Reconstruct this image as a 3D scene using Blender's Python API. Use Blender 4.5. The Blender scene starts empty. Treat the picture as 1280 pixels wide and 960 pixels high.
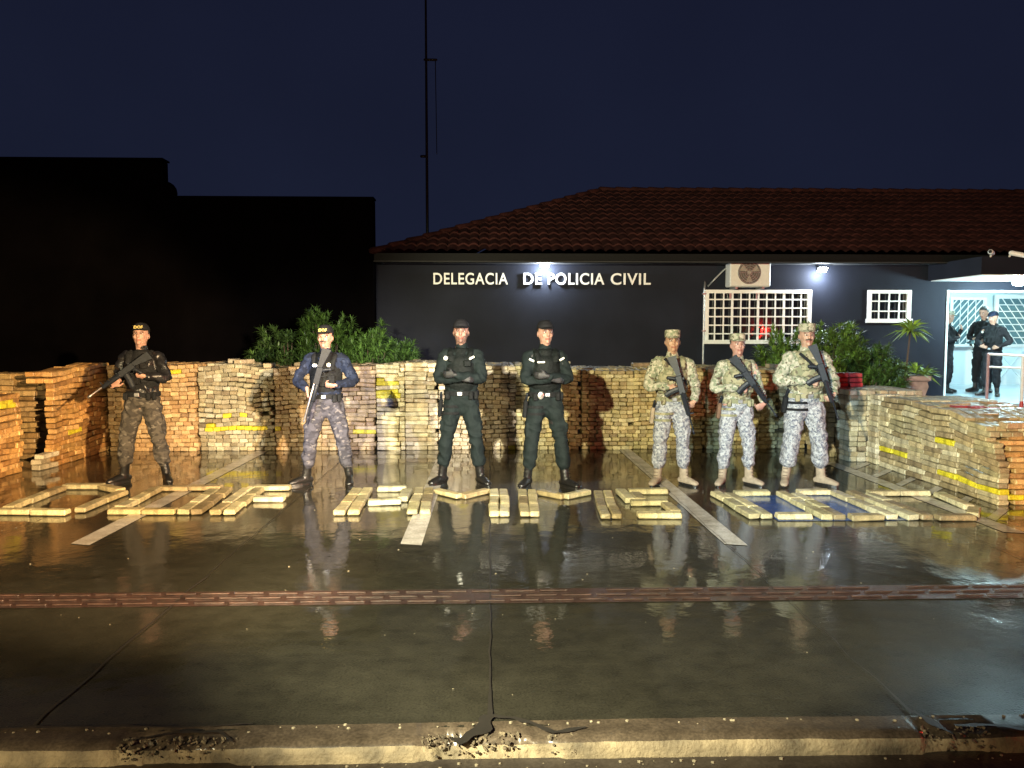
import bpy, math, random
import numpy as np
from mathutils import Vector, Matrix, noise

R = math.radians
V = Vector
rnd = random.Random(7)
scene = bpy.context.scene
COL = scene.collection

# ------------------------------------------------------------------ camera
cam_d = bpy.data.cameras.new('camera'); cam = bpy.data.objects.new('camera', cam_d); COL.objects.link(cam)
cam_d.sensor_width = 36; cam_d.lens = 27.0; cam_d.clip_start = 0.05; cam_d.clip_end = 2000
cam.location = (0, 0, 1.65); cam.rotation_euler = (R(90 - 3.7), 0, R(-1.67))
scene.camera = cam

# ------------------------------------------------------------------ view, world
scene.view_settings.view_transform = 'Standard'; scene.view_settings.look = 'None'
scene.view_settings.exposure = 0.0; scene.view_settings.gamma = 1.0
scene.render.engine = 'CYCLES'
w = bpy.data.worlds.new('World'); scene.world = w; w.use_nodes = True
nt = w.node_tree; nt.nodes.clear()
out = nt.nodes.new('ShaderNodeOutputWorld'); bg = nt.nodes.new('ShaderNodeBackground')
tc = nt.nodes.new('ShaderNodeTexCoord'); sep = nt.nodes.new('ShaderNodeSeparateXYZ')
rmp = nt.nodes.new('ShaderNodeValToRGB'); nz = nt.nodes.new('ShaderNodeTexNoise'); mx = nt.nodes.new('ShaderNodeMixRGB')
nt.links.new(tc.outputs['Generated'], sep.inputs[0]); nt.links.new(sep.outputs['Z'], rmp.inputs[0])
rmp.color_ramp.elements[0].position = 0.0; rmp.color_ramp.elements[0].color = (0.0120, 0.0158, 0.036, 1)
rmp.color_ramp.elements[1].position = 0.5; rmp.color_ramp.elements[1].color = (0.0080, 0.0100, 0.0260, 1)
nz.inputs['Scale'].default_value = 1.6; nz.inputs['Detail'].default_value = 6
nt.links.new(tc.outputs['Generated'], nz.inputs['Vector'])
mx.blend_type = 'MULTIPLY'; mx.inputs[0].default_value = 0.6
nt.links.new(rmp.outputs[0], mx.inputs[1]); crp = nt.nodes.new('ShaderNodeValToRGB'); crp.color_ramp.elements[0].position = .36; crp.color_ramp.elements[0].color = (.62, .62, .64, 1); crp.color_ramp.elements[1].position = .66
nt.links.new(nz.outputs['Fac'], crp.inputs[0]); nt.links.new(crp.outputs[0], mx.inputs[2])
nt.links.new(mx.outputs[0], bg.inputs[0]); bg.inputs[1].default_value = 0.98
nt.links.new(bg.outputs[0], out.inputs[0])

# ------------------------------------------------------------------ lamps (vehicle work lights, beacons, added fill lights)
def spot(name, loc, target, energy, col, size=60, blend=0.6, r=0.08):
    d = bpy.data.lights.new(name, 'SPOT'); d.energy = energy; d.color = col; d.spot_size = R(size); d.spot_blend = blend
    d.shadow_soft_size = r
    o = bpy.data.objects.new(name, d); COL.objects.link(o); o.location = loc
    o.rotation_euler = (V(target) - V(loc)).to_track_quat('-Z', 'Y').to_euler(); return o
def point(name, loc, energy, col, r=0.1):
    d = bpy.data.lights.new(name, 'POINT'); d.energy = energy; d.color = col; d.shadow_soft_size = r
    o = bpy.data.objects.new(name, d); COL.objects.link(o); o.location = loc; return o

spot('left_work_light', (-1.9, -0.4, 2.9), (2.5, 9.6, 0.35), 9000, (1.0, 0.93, 0.62), 58, 0.45, 0.06)
spot('right_work_light', (2.3, -0.6, 2.9), (-1.7, 10.0, 0.4), 8600, (1.0, 0.92, 0.84), 27, 0.75, 0.06)
spot('amber_work_light', (2.2, -0.2, 2.5), (-5.6, 9.8, 0.4), 15500, (1.0, 0.68, 0.36), 33, 0.45, 0.06)
spot('cold_work_light', (-1.0, -0.6, 2.2), (3.7, 8.6, 0.20), 5600, (0.50, 0.76, 1.0), 22, 0.9, 0.06)
spot('blue_beacon_light', (-3.6, 1.5, 1.7), (-2.05, 8.4, 0.9), 1900, (0.10, 0.25, 1.0), 14, 0.8, 0.1)
point('red_beacon_light', (9.2, 3.3, 1.8), 650, (1.0, 0.03, 0.02), 0.12)
point('amber_fill_light', (-4.2, -3.0, 2.6), 900, (1.0, 0.62, 0.26), 0.35)  # added amber fill for the shadows and the left foreground
spot('left_foreground_fill', (-3.8, -2.2, 2.6), (-3.9, 3.9, 0), 2300, (1.0, 0.86, 0.50), 66, 0.9, 0.2)  # added fill, only brightens the foreground paving on the left
spot('low_head_light', (-2.2, -1.6, 0.42), (-2.4, 3.0, -0.25), 50, (1.0, 0.86, 0.50), 95, 0.6, 0.1)
spot('low_head_light', (2.2, -1.6, 0.42), (2.4, 3.0, -0.25), 34, (1.0, 0.74, 0.45), 95, 0.6, 0.1)

# ------------------------------------------------------------------ helpers
def setp(o, label=None, cat=None, group=None, kind=None):
    if label: o['label'] = label
    if cat: o['category'] = cat
    if group: o['group'] = group
    if kind: o['kind'] = kind
    return o
def empty(name, loc=(0, 0, 0), rz=0.0, label=None, cat=None, group=None):
    o = bpy.data.objects.new(name, None); COL.objects.link(o); o.location = loc; o.rotation_euler = (0, 0, rz)
    o.empty_display_size = 0.2
    return setp(o, label, cat, group)

class MB:
    def __init__(s): s.v = []; s.f = []
    def add(s, vs, fs, M=None):
        b = len(s.v)
        if M is not None: vs = [M @ V(p) for p in vs]
        s.v += [tuple(p) for p in vs]; s.f += [tuple(i + b for i in f) for f in fs]; return s
    def box(s, x0, x1, y0, y1, z0, z1, M=None, c=0.0):
        if c <= 0:
            vs = [(x, y, z) for z in (z0, z1) for y in (y0, y1) for x in (x0, x1)]
            fs = [(0, 2, 3, 1), (4, 5, 7, 6), (0, 1, 5, 4), (2, 6, 7, 3), (0, 4, 6, 2), (1, 3, 7, 5)]
            return s.add(vs, fs, M)
        vs, fs = cbox(((x0 + x1) / 2, (y0 + y1) / 2, (z0 + z1) / 2), (x1 - x0, y1 - y0, z1 - z0), c)
        return s.add(vs, fs, M)
    def tube(s, pts, seg=12, up=(0, 1, 0), sub=3, cap=True, M=None):
        vs, fs = tube(pts, seg, up, sub, cap); return s.add(vs, fs, M)
    def build(s, name, mat, parent=None, smooth=False, **kw):
        me = bpy.data.meshes.new(name); me.from_pydata(s.v, [], s.f)
        if mat: me.materials.append(mat)
        o = bpy.data.objects.new(name, me); COL.objects.link(o)
        if parent: o.parent = parent
        if smooth: me.polygons.foreach_set('use_smooth', [True] * len(me.polygons))
        me.validate(); me.update()
        return setp(o, **kw)

_T = None
def _template():
    vs = []; idx = {}
    for sx in (-1, 1):
        for sy in (-1, 1):
            for sz in (-1, 1):
                for a in range(3):
                    idx[(sx, sy, sz, a)] = len(vs); vs.append((sx, sy, sz, a))
    fs = []
    for a in range(3):
        b, c = [(1, 2), (2, 0), (0, 1)][a]
        for s in (-1, 1):
            q = []
            for (u, v) in ((-1, -1), (1, -1), (1, 1), (-1, 1)):
                k = [0, 0, 0]; k[a] = s; k[b] = u; k[c] = v; q.append(idx[(k[0], k[1], k[2], a)])
            fs.append(q if s > 0 else q[::-1])
    for a in range(3):            # edges along axis a
        b, c = [(1, 2), (2, 0), (0, 1)][a]
        for u in (-1, 1):
            for v in (-1, 1):
                def K(t, ax):
                    k = [0, 0, 0]; k[a] = t; k[b] = u; k[c] = v; return idx[(k[0], k[1], k[2], ax)]
                q = [K(-1, b), K(1, b), K(1, c), K(-1, c)]
                fs.append(q if u * v < 0 else q[::-1])
    for sx in (-1, 1):
        for sy in (-1, 1):
            for sz in (-1, 1):
                q = [idx[(sx, sy, sz, 0)], idx[(sx, sy, sz, 1)], idx[(sx, sy, sz, 2)]]
                fs.append(q if sx * sy * sz > 0 else q[::-1])
    return vs, fs
_TV, _TF = _template()
def cbox(ctr, dims, c):
    out = []
    h = [d / 2 for d in dims]
    for (sx, sy, sz, a) in _TV:
        p = [sx * (h[0] - c), sy * (h[1] - c), sz * (h[2] - c)]
        p[a] = (sx, sy, sz)[a] * h[a]
        out.append((ctr[0] + p[0], ctr[1] + p[1], ctr[2] + p[2]))
    return out, _TF

def cr(p0, p1, p2, p3, t):
    return 0.5 * ((2 * p1) + (-p0 + p2) * t + (2 * p0 - 5 * p1 + 4 * p2 - p3) * t * t + (-p0 + 3 * p1 - 3 * p2 + p3) * t * t * t)
def tube(pts, seg=12, up=(0, 1, 0), sub=3, cap=True):
    P = [np.array([q[0][0], q[0][1], q[0][2], q[1], q[2] if len(q) > 2 else q[1]], float) for q in pts]
    if sub > 1 and len(P) > 2:
        E = [2 * P[0] - P[1]] + P + [2 * P[-1] - P[-2]]; N = []
        for i in range(1, len(E) - 2):
            for k in range(sub): N.append(cr(E[i - 1], E[i], E[i + 1], E[i + 2], k / sub))
        N.append(P[-1]); P = N
    n = len(P); T = []
    for i in range(n):
        t = P[min(i + 1, n - 1)][:3] - P[max(i - 1, 0)][:3]; T.append(V(t).normalized())
    rings = []
    up = V(up)
    def ring(c, t, rx, ry):
        u = up if abs(t.dot(up)) < 0.97 else V((0.3, 0.2, 1)).normalized()
        sd = t.cross(u).normalized(); u2 = sd.cross(t)
        return [c + sd * (rx * math.cos(2 * math.pi * k / seg)) + u2 * (ry * math.sin(2 * math.pi * k / seg)) for k in range(seg)]
    if cap:
        c = V(P[0][:3]); r = min(P[0][3], P[0][4])
        for o_, s_ in ((0.9, 0.35), (0.55, 0.8)): rings.append(ring(c - T[0] * r * o_, T[0], P[0][3] * s_, P[0][4] * s_))
    for i in range(n): rings.append(ring(V(P[i][:3]), T[i], max(P[i][3], 1e-4), max(P[i][4], 1e-4)))
    if cap:
        c = V(P[-1][:3]); r = min(P[-1][3], P[-1][4])
        for o_, s_ in ((0.55, 0.8), (0.9, 0.35)): rings.append(ring(c + T[-1] * r * o_, T[-1], P[-1][3] * s_, P[-1][4] * s_))
    vs = [p for rg in rings for p in rg]; fs = []
    for i in range(len(rings) - 1):
        for k in range(seg):
            k2 = (k + 1) % seg
            fs.append((i * seg + k, i * seg + k2, (i + 1) * seg + k2, (i + 1) * seg + k))
    fs.append(tuple(range(seg))[::-1]); fs.append(tuple((len(rings) - 1) * seg + k for k in range(seg)))
    return vs, fs
def ellipsoid(c, r, seg=14, rings=9, M=None):
    vs = []; fs = []
    for i in range(rings + 1):
        th = math.pi * i / rings
        for k in range(seg):
            a = 2 * math.pi * k / seg; s = max(math.sin(th), 0.02)
            vs.append((c[0] + r[0] * s * math.cos(a), c[1] + r[1] * s * math.sin(a), c[2] - r[2] * math.cos(th)))
    for i in range(rings):
        for k in range(seg):
            k2 = (k + 1) % seg; fs.append((i * seg + k, i * seg + k2, (i + 1) * seg + k2, (i + 1) * seg + k))
    fs.append(tuple(range(seg))[::-1]); fs.append(tuple(rings * seg + k for k in range(seg)))
    return vs, fs

def fuse(name, mb, voxel, mat, parent, smooth=3, fold=0.0, ff=11.0, seed=0, zlim=None, colf=None, **kw):
    me = bpy.data.meshes.new('tmp'); me.from_pydata(mb.v, [], mb.f); me.update()
    t = bpy.data.objects.new('tmp', me); COL.objects.link(t)
    m = t.modifiers.new('r', 'REMESH'); m.mode = 'VOXEL'; m.voxel_size = voxel
    if smooth:
        s = t.modifiers.new('s', 'SMOOTH'); s.factor = 0.5; s.iterations = smooth
    dg = bpy.context.evaluated_depsgraph_get()
    res = bpy.data.meshes.new_from_object(t.evaluated_get(dg))
    bpy.data.objects.remove(t); bpy.data.meshes.remove(me)
    res.name = name
    if fold > 0:
        nv = len(res.vertices); co = np.empty(nv * 3); no = np.empty(nv * 3)
        res.vertices.foreach_get('co', co); res.vertices.foreach_get('normal', no)
        co = co.reshape(-1, 3); no = no.reshape(-1, 3); d = np.empty(nv)
        sv = V((seed * 3.1, seed * 1.7, seed * 2.3))
        for i in range(nv):
            p = V(co[i]); q = V((p.x * ff + p.z * 3.0, p.y * ff, p.z * ff * 1.25)) + sv
            n1 = noise.noise(q + 0.9 * V((noise.noise(q * 0.5), noise.noise(q * 0.5 + V((7, 7, 7))), 0)))
            d[i] = (0.35 - abs(n1) * 2.2) + 0.35 * noise.noise(q * 2.3)
        co = co + no * (d * fold)[:, None]
        res.vertices.foreach_set('co', co.reshape(-1))
    if colf:
        ca = res.color_attributes.new('tint', 'FLOAT_COLOR', 'POINT')
        nv = len(res.vertices); arr = np.ones((nv, 4))
        for i, vt in enumerate(res.vertices): arr[i, :3] = colf(vt.co)
        ca.data.foreach_set('color', arr.reshape(-1))
    res.polygons.foreach_set('use_smooth', [True] * len(res.polygons))
    res.materials.clear(); res.materials.append(mat)
    o = bpy.data.objects.new(name, res); COL.objects.link(o)
    if parent: o.parent = parent
    return setp(o, **kw)

# ------------------------------------------------------------------ materials
def newmat(name):
    m = bpy.data.materials.new(name); m.use_nodes = True
    return m, m.node_tree, m.node_tree.nodes['Principled BSDF']
def N(nt, typ, **inp):
    n = nt.nodes.new(typ)
    for k, v in inp.items():
        n.inputs[k.replace('_', ' ')].default_value = v
    return n
def ramp(nt, fac, stops, interp='LINEAR'):
    r = nt.nodes.new('ShaderNodeValToRGB'); r.color_ramp.interpolation = interp
    e = r.color_ramp.elements
    while len(e) < len(stops): e.new(0.5)
    for k, (p, c) in enumerate(stops):
        e[k].position = p; e[k].color = (c if isinstance(c, tuple) else (c, c, c)) + (1,)
    nt.links.new(fac, r.inputs[0]); return r
def plain(name, col, rough=0.5, metal=0.0, var=0.18, scale=30, bump=0.0, bscale=120, coat=0.0, emit=None, es=0):
    m, nt, b = newmat(name)
    b.inputs['Roughness'].default_value = rough; b.inputs['Metallic'].default_value = metal
    tc = nt.nodes.new('ShaderNodeTexCoord'); n = N(nt, 'ShaderNodeTexNoise', Scale=scale, Detail=4.0)
    nt.links.new(tc.outputs['Object'], n.inputs['Vector'])
    lo = tuple(max(0, c * (1 - var)) for c in col); hi = tuple(min(1, c * (1 + var)) for c in col)
    r = ramp(nt, n.outputs['Fac'], [(0.3, lo), (0.7, hi)]); nt.links.new(r.outputs[0], b.inputs['Base Color'])
    if coat: b.inputs['Coat Weight'].default_value = coat; b.inputs['Coat Roughness'].default_value = 0.15
    if bump:
        n2 = N(nt, 'ShaderNodeTexNoise', Scale=bscale, Detail=3.0); nt.links.new(tc.outputs['Object'], n2.inputs['Vector'])
        bp = N(nt, 'ShaderNodeBump', Strength=bump, Distance=0.01); nt.links.new(n2.outputs['Fac'], bp.inputs['Height'])
        nt.links.new(bp.outputs[0], b.inputs['Normal'])
    if emit:
        b.inputs['Emission Color'].default_value = emit + (1,); b.inputs['Emission Strength'].default_value = es
    return m
def camo(name, cols, scale=9, rough=0.85, digital=False, stretch=1.0):
    m, nt, b = newmat(name); b.inputs['Roughness'].default_value = rough
    tc = nt.nodes.new('ShaderNodeTexCoord'); mp = nt.nodes.new('ShaderNodeMapping')
    mp.inputs['Scale'].default_value = (1, 1, stretch); nt.links.new(tc.outputs['Object'], mp.inputs[0]); vec = mp.outputs[0]
    if digital:
        sn = nt.nodes.new('ShaderNodeVectorMath'); sn.operation = 'SNAP'; sn.inputs[1].default_value = (0.007, 0.007, 0.007)
        nt.links.new(vec, sn.inputs[0]); vec = sn.outputs[0]
    cur = None
    for k, (c, th) in enumerate(cols):
        if cur is None:
            rgb = nt.nodes.new('ShaderNodeRGB'); rgb.outputs[0].default_value = c + (1,); cur = rgb.outputs[0]; continue
        n = nt.nodes.new('ShaderNodeTexNoise'); n.noise_dimensions = '4D'; n.inputs['W'].default_value = k * 5.3
        n.inputs['Scale'].default_value = scale * (1 + 0.25 * k); n.inputs['Detail'].default_value = 2.0
        nt.links.new(vec, n.inputs['Vector'])
        r = ramp(nt, n.outputs['Fac'], [(0.0, 0.0), (th, 1.0)], 'CONSTANT')
        mxn = nt.nodes.new('ShaderNodeMixRGB'); nt.links.new(r.outputs[0], mxn.inputs[0]); nt.links.new(cur, mxn.inputs[1])
        mxn.inputs[2].default_value = c + (1,); cur = mxn.outputs[0]
    nt.links.new(cur, b.inputs['Base Color'])
    n2 = N(nt, 'ShaderNodeTexNoise', Scale=60.0, Detail=3.0); nt.links.new(tc.outputs['Object'], n2.inputs['Vector'])
    bp = N(nt, 'ShaderNodeBump', Strength=0.35, Distance=0.01); nt.links.new(n2.outputs['Fac'], bp.inputs['Height'])
    nt.links.new(bp.outputs[0], b.inputs['Normal'])
    return m
def tinted(name, rough=0.5, vscale=25, vlo=0.7, vhi=1.15, bump=0.3, bscale=60, sss=0.0, speck=False):
    m, nt, b = newmat(name)
    at = nt.nodes.new('ShaderNodeAttribute'); at.attribute_name = 'tint'
    tc = nt.nodes.new('ShaderNodeTexCoord'); n = N(nt, 'ShaderNodeTexNoise', Scale=vscale, Detail=5.0)
    nt.links.new(tc.outputs['Object'], n.inputs['Vector'])
    r = ramp(nt, n.outputs['Fac'], [(0.3, vlo), (0.7, vhi)])
    mxn = nt.nodes.new('ShaderNodeMixRGB'); mxn.blend_type = 'MULTIPLY'; mxn.inputs[0].default_value = 1
    nt.links.new(at.outputs['Color'], mxn.inputs[1]); nt.links.new(r.outputs[0], mxn.inputs[2]); cur = mxn.outputs[0]
    if speck:
        v = N(nt, 'ShaderNodeTexNoise', Scale=150.0, Detail=2.0); nt.links.new(tc.outputs['Object'], v.inputs['Vector'])
        r2 = ramp(nt, v.outputs['Fac'], [(0.42, 0.45), (0.58, 1.0)])
        m2 = nt.nodes.new('ShaderNodeMixRGB'); m2.blend_type = 'MULTIPLY'; m2.inputs[0].default_value = 0.85
        nt.links.new(cur, m2.inputs[1]); nt.links.new(r2.outputs[0], m2.inputs[2]); cur = m2.outputs[0]
    if speck:
        a2 = nt.nodes.new('ShaderNodeAttribute'); a2.attribute_name = 'place'; sp = nt.nodes.new('ShaderNodeSeparateXYZ'); nt.links.new(a2.outputs['Vector'], sp.inputs[0])
        nd = N(nt, 'ShaderNodeTexNoise', Scale=30.0, Detail=2.0); nt.links.new(tc.outputs['Object'], nd.inputs['Vector'])
        ma = nt.nodes.new('ShaderNodeMath'); ma.operation = 'MULTIPLY_ADD'; nt.links.new(nd.outputs['Fac'], ma.inputs[0]); ma.inputs[1].default_value = .012; nt.links.new(sp.outputs['X'], ma.inputs[2])
        ab = nt.nodes.new('ShaderNodeMath'); ab.operation = 'ABSOLUTE'; nt.links.new(ma.outputs[0], ab.inputs[0])
        rt_ = ramp(nt, ab.outputs[0], [(0.0, 0.62), (.022, .62), (.024, 1.0), (.125, 1.0), (.127, .80), (.20, .85)])
        m3 = nt.nodes.new('ShaderNodeMixRGB'); m3.blend_type = 'MULTIPLY'; m3.inputs[0].default_value = 0.8
        nt.links.new(cur, m3.inputs[1]); nt.links.new(rt_.outputs[0], m3.inputs[2]); cur = m3.outputs[0]
        rg = ramp(nt, nd.outputs['Fac'], [(0.35, .38), (0.65, .7)]); nt.links.new(rg.outputs[0], b.inputs['Roughness'])
    nt.links.new(cur, b.inputs['Base Color'])
    if not speck: b.inputs['Roughness'].default_value = rough
    if sss: b.inputs['Subsurface Weight'].default_value = sss; b.inputs['Subsurface Radius'].default_value = (0.01, 0.004, 0.002)
    n2 = N(nt, 'ShaderNodeTexNoise', Scale=bscale, Detail=3.0); nt.links.new(tc.outputs['Object'], n2.inputs['Vector'])
    bp = N(nt, 'ShaderNodeBump', Strength=bump, Distance=0.01); nt.links.new(n2.outputs['Fac'], bp.inputs['Height'])
    nt.links.new(bp.outputs[0], b.inputs['Normal'])
    return m

def wet_ground(name, lo, hi, coatw=1.0, r0=0.05, r1=0.22, streak=0.5):
    m, nt, b = newmat(name)
    tc = nt.nodes.new('ShaderNodeTexCoord'); O = tc.outputs['Object']
    n1 = N(nt, 'ShaderNodeTexNoise', Scale=0.55, Detail=6.0, Roughness=0.62); nt.links.new(O, n1.inputs['Vector'])
    n2 = N(nt, 'ShaderNodeTexNoise', Scale=7.0, Detail=6.0, Roughness=0.65); nt.links.new(O, n2.inputs['Vector'])
    n3 = N(nt, 'ShaderNodeTexNoise', Scale=90.0, Detail=3.0); nt.links.new(O, n3.inputs['Vector'])
    mp = nt.nodes.new('ShaderNodeMapping'); mp.inputs['Scale'].default_value = (0.5, 5.0, 1); nt.links.new(O, mp.inputs[0])
    n4 = N(nt, 'ShaderNodeTexNoise', Scale=1.6, Detail=5.0); nt.links.new(mp.outputs[0], n4.inputs['Vector'])
    a = nt.nodes.new('ShaderNodeMath'); a.operation = 'ADD'; nt.links.new(n1.outputs['Fac'], a.inputs[0]); nt.links.new(n2.outputs['Fac'], a.inputs[1])
    a2 = nt.nodes.new('ShaderNodeMath'); a2.operation = 'MULTIPLY_ADD'; nt.links.new(n4.outputs['Fac'], a2.inputs[0]); a2.inputs[1].default_value = streak
    nt.links.new(a.outputs[0], a2.inputs[2])
    dv = nt.nodes.new('ShaderNodeMath'); dv.operation = 'DIVIDE'; nt.links.new(a2.outputs[0], dv.inputs[0]); dv.inputs[1].default_value = 2 + streak
    rc = ramp(nt, dv.outputs[0], [(0.38, lo), (0.62, hi)]); 
    r3 = ramp(nt, n3.outputs['Fac'], [(0.35, 0.72), (0.65, 1.2)])
    mm = nt.nodes.new('ShaderNodeMixRGB'); mm.blend_type = 'MULTIPLY'; mm.inputs[0].default_value = 1
    nt.links.new(rc.outputs[0], mm.inputs[1]); nt.links.new(r3.outputs[0], mm.inputs[2]); nt.links.new(mm.outputs[0], b.inputs['Base Color'])
    rr = ramp(nt, n1.outputs['Fac'], [(0.38, 0.35), (0.62, 0.6)]); nt.links.new(rr.outputs[0], b.inputs['Roughness'])
    b.inputs['Specular IOR Level'].default_value = 0.08
    b.inputs['Coat Weight'].default_value = coatw; b.inputs['Coat IOR'].default_value = 1.45
    rk = ramp(nt, n1.outputs['Fac'], [(0.40, r0), (0.66, r1)]); nt.links.new(rk.outputs[0], b.inputs['Coat Roughness'])
    # ripples of the water film and the grain below it
    w1 = N(nt, 'ShaderNodeTexNoise', Scale=5.0, Detail=3.0); nt.links.new(O, w1.inputs['Vector'])
    w2 = N(nt, 'ShaderNodeTexNoise', Scale=38.0, Detail=2.0); nt.links.new(O, w2.inputs['Vector'])
    w3 = N(nt, 'ShaderNodeTexNoise', Scale=170.0, Detail=2.0); nt.links.new(O, w3.inputs['Vector'])
    ws = nt.nodes.new('ShaderNodeMath'); ws.operation = 'MULTIPLY_ADD'; nt.links.new(w2.outputs['Fac'], ws.inputs[0]); ws.inputs[1].default_value = 0.10
    nt.links.new(w1.outputs['Fac'], ws.inputs[2])
    wm = nt.nodes.new('ShaderNodeMath'); wm.operation = 'MULTIPLY_ADD'
    dry = ramp(nt, n1.outputs['Fac'], [(0.46, 0.0), (0.62, 0.10)]); mul = nt.nodes.new('ShaderNodeMath'); mul.operation = 'MULTIPLY'
    nt.links.new(dry.outputs[0], mul.inputs[0]); nt.links.new(w3.outputs['Fac'], mul.inputs[1])
    ad = nt.nodes.new('ShaderNodeMath'); ad.operation = 'ADD'; nt.links.new(ws.outputs[0], ad.inputs[0]); nt.links.new(mul.outputs[0], ad.inputs[1])
    nt.nodes.remove(wm)
    bc = N(nt, 'ShaderNodeBump', Strength=1.0, Distance=0.0026); nt.links.new(ad.outputs[0], bc.inputs['Height'])
    nt.links.new(bc.outputs[0], b.inputs['Coat Normal'])
    bb = N(nt, 'ShaderNodeBump', Strength=0.4, Distance=0.004); nt.links.new(n3.outputs['Fac'], bb.inputs['Height'])
    nt.links.new(bb.outputs[0], b.inputs['Normal'])
    return m

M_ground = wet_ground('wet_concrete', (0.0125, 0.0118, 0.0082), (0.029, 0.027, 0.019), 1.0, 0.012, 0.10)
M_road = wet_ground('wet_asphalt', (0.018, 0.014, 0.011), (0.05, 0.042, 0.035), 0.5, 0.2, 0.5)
M_line = wet_ground('worn_white_paint', (0.16, 0.14, 0.11), (0.50, 0.47, 0.42), 0.6, 0.08, 0.3)
M_blue = wet_ground('worn_blue_paint', (0.008, 0.04, 0.15), (0.012, 0.06, 0.24), 1.0, 0.05, 0.2)
M_crack = plain('crack_dirt', (0.012, 0.010, 0.008), 0.6)
M_kerb = plain('kerb_concrete', (0.125, 0.100, 0.062), 0.8, 0, 0.7, 7, 1.0, 50)
M_kerbtop = wet_ground('wet_kerb_top', (0.022, 0.017, 0.012), (0.075, 0.058, 0.042), 0.7, 0.15, 0.35)
M_tact = plain('red_tactile', (0.030, 0.0165, 0.013), 0.4, 0, 0.6, 12, 0.4, 90, coat=0.15)
M_tactb = plain('red_tactile_base', (0.030, 0.015, 0.012), 0.45, 0, 0.5, 14, 0.4, 90, coat=0.5)
M_pack = tinted('wrapped_package', 0.55, 9, 0.72, 1.15, 0.5, 45, speck=True)
M_wall = plain('slate_wall_paint', (0.0105, 0.0125, 0.020), 0.75, 0, 0.28, 0.9, 0.15, 40)
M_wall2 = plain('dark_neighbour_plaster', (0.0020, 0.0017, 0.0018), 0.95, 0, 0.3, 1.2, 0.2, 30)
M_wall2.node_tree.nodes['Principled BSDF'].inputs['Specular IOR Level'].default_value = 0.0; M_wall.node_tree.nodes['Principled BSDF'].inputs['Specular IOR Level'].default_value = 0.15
M_white = plain('white_paint', (0.75, 0.75, 0.72), 0.45, 0, 0.05)
M_offw = plain('ac_plastic', (0.62, 0.62, 0.57), 0.4, 0, 0.06)
M_room = plain('pale_room_wall', (0.62, 0.72, 0.74), 0.7, 0, 0.04, 1.5)
M_tile = plain('pale_floor_tile', (0.42, 0.52, 0.58), 0.3, 0, 0.08, 2, coat=0.6)
M_fascia = plain('dark_gutter', (0.009, 0.009, 0.009), 0.6, 0.0)
M_fascia.node_tree.nodes['Principled BSDF'].inputs['Specular IOR Level'].default_value = 0.05
M_soffit = plain('soffit', (0.03, 0.03, 0.03), 0.7)
M_rooft = plain('clay_roof_tile', (0.030, 0.0098, 0.0080), 0.85, 0, 0.5, 4, 0.5, 40); M_rooft.node_tree.nodes['Principled BSDF'].inputs['Specular IOR Level'].default_value = 0.1
M_glass = plain('dark_glass', (0.008, 0.009, 0.012), 0.04, 0.0, 0.05); M_glass.node_tree.nodes['Principled BSDF'].inputs['Specular IOR Level'].default_value = 0.9
M_dark = plain('black_plastic', (0.012, 0.012, 0.013), 0.45)
M_metal = plain('galvanised', (0.35, 0.36, 0.37), 0.4, 0.7)
M_blind = plain('blind_red_glow_tint', (.10, .035, .028), .8)  # red glow in the window is put into the blind colour
M_red = plain('red_paint', (0.40, 0.03, 0.03), 0.4)
M_gun = plain('gun_metal', (0.011, 0.013, 0.017), 0.42, 0.0, 0.3, 40)
M_gunl = plain('worn_barrel_steel', (0.30, 0.29, 0.28), 0.35, 0.8)
M_terr = plain('cast_stone', (0.30, 0.235, 0.20), 0.7, 0, 0.25, 8, 0.4, 60)
M_stem = plain('stem_bark', (0.08, 0.055, 0.035), 0.8)
M_leaf = tinted('leaf', 0.45, 4, 0.6, 1.3, 0.1, 60)
M_lens = plain('lamp_lens', (0.9, 0.95, 1.0), 0.3, emit=(0.80, 0.92, 1.0), es=60)
M_lens2 = plain('porch_lens', (0.9, 0.95, 1.0), 0.3, emit=(0.70, 0.97, 1.0), es=50)
M_beac = plain('beacon_lens', (0.8, 0.05, 0.05), 0.3, emit=(1.0, 0.03, 0.02), es=120)
M_skin = tinted('skin', 0.62, 14, 0.88, 1.06, 0.12, 90, sss=0.15)
M_eye = plain('eye_white', (0.55, 0.50, 0.46), 0.2, 0, 0.02); M_iris = plain('iris', (0.02, 0.012, 0.008), 0.15)
M_hair = plain('dark_hair', (0.012, 0.009, 0.007), 0.6, 0, 0.3, 80, 0.5, 200)
M_blk = plain('black_ripstop', (0.011, 0.011, 0.013), 0.8, 0, 0.4, 8, 0.35, 60)
M_blkj = plain('black_wet_jacket', (0.010, 0.010, 0.011), 0.32, 0, 0.4, 8, 0.4, 50)
M_nyl = plain('black_nylon', (0.009, 0.010, 0.011), 0.8, 0, 0.4, 50, 0.5, 150)
M_teal = plain('dark_green_uniform', (0.0080, 0.0128, 0.0134), 0.8, 0, 0.18, 12, 0.4, 50)
M_tealv = plain('dark_green_vest', (0.0045, 0.0065, 0.0065), 0.65, 0, 0.3, 30, 0.5, 120)
M_boot = plain('black_leather', (0.010, 0.0095, 0.009), 0.28, 0, 0.3, 40, 0.4, 90)
M_tanb = plain('tan_suede', (0.25, 0.20, 0.145), 0.85, 0, 0.2, 20, 0.4, 90)
M_tan = camo('tan_vest_camo', [((0.23, 0.21, 0.13), 0), ((0.15, 0.15, 0.09), 0.50), ((0.09, 0.075, 0.05), 0.59)], 14)
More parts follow.
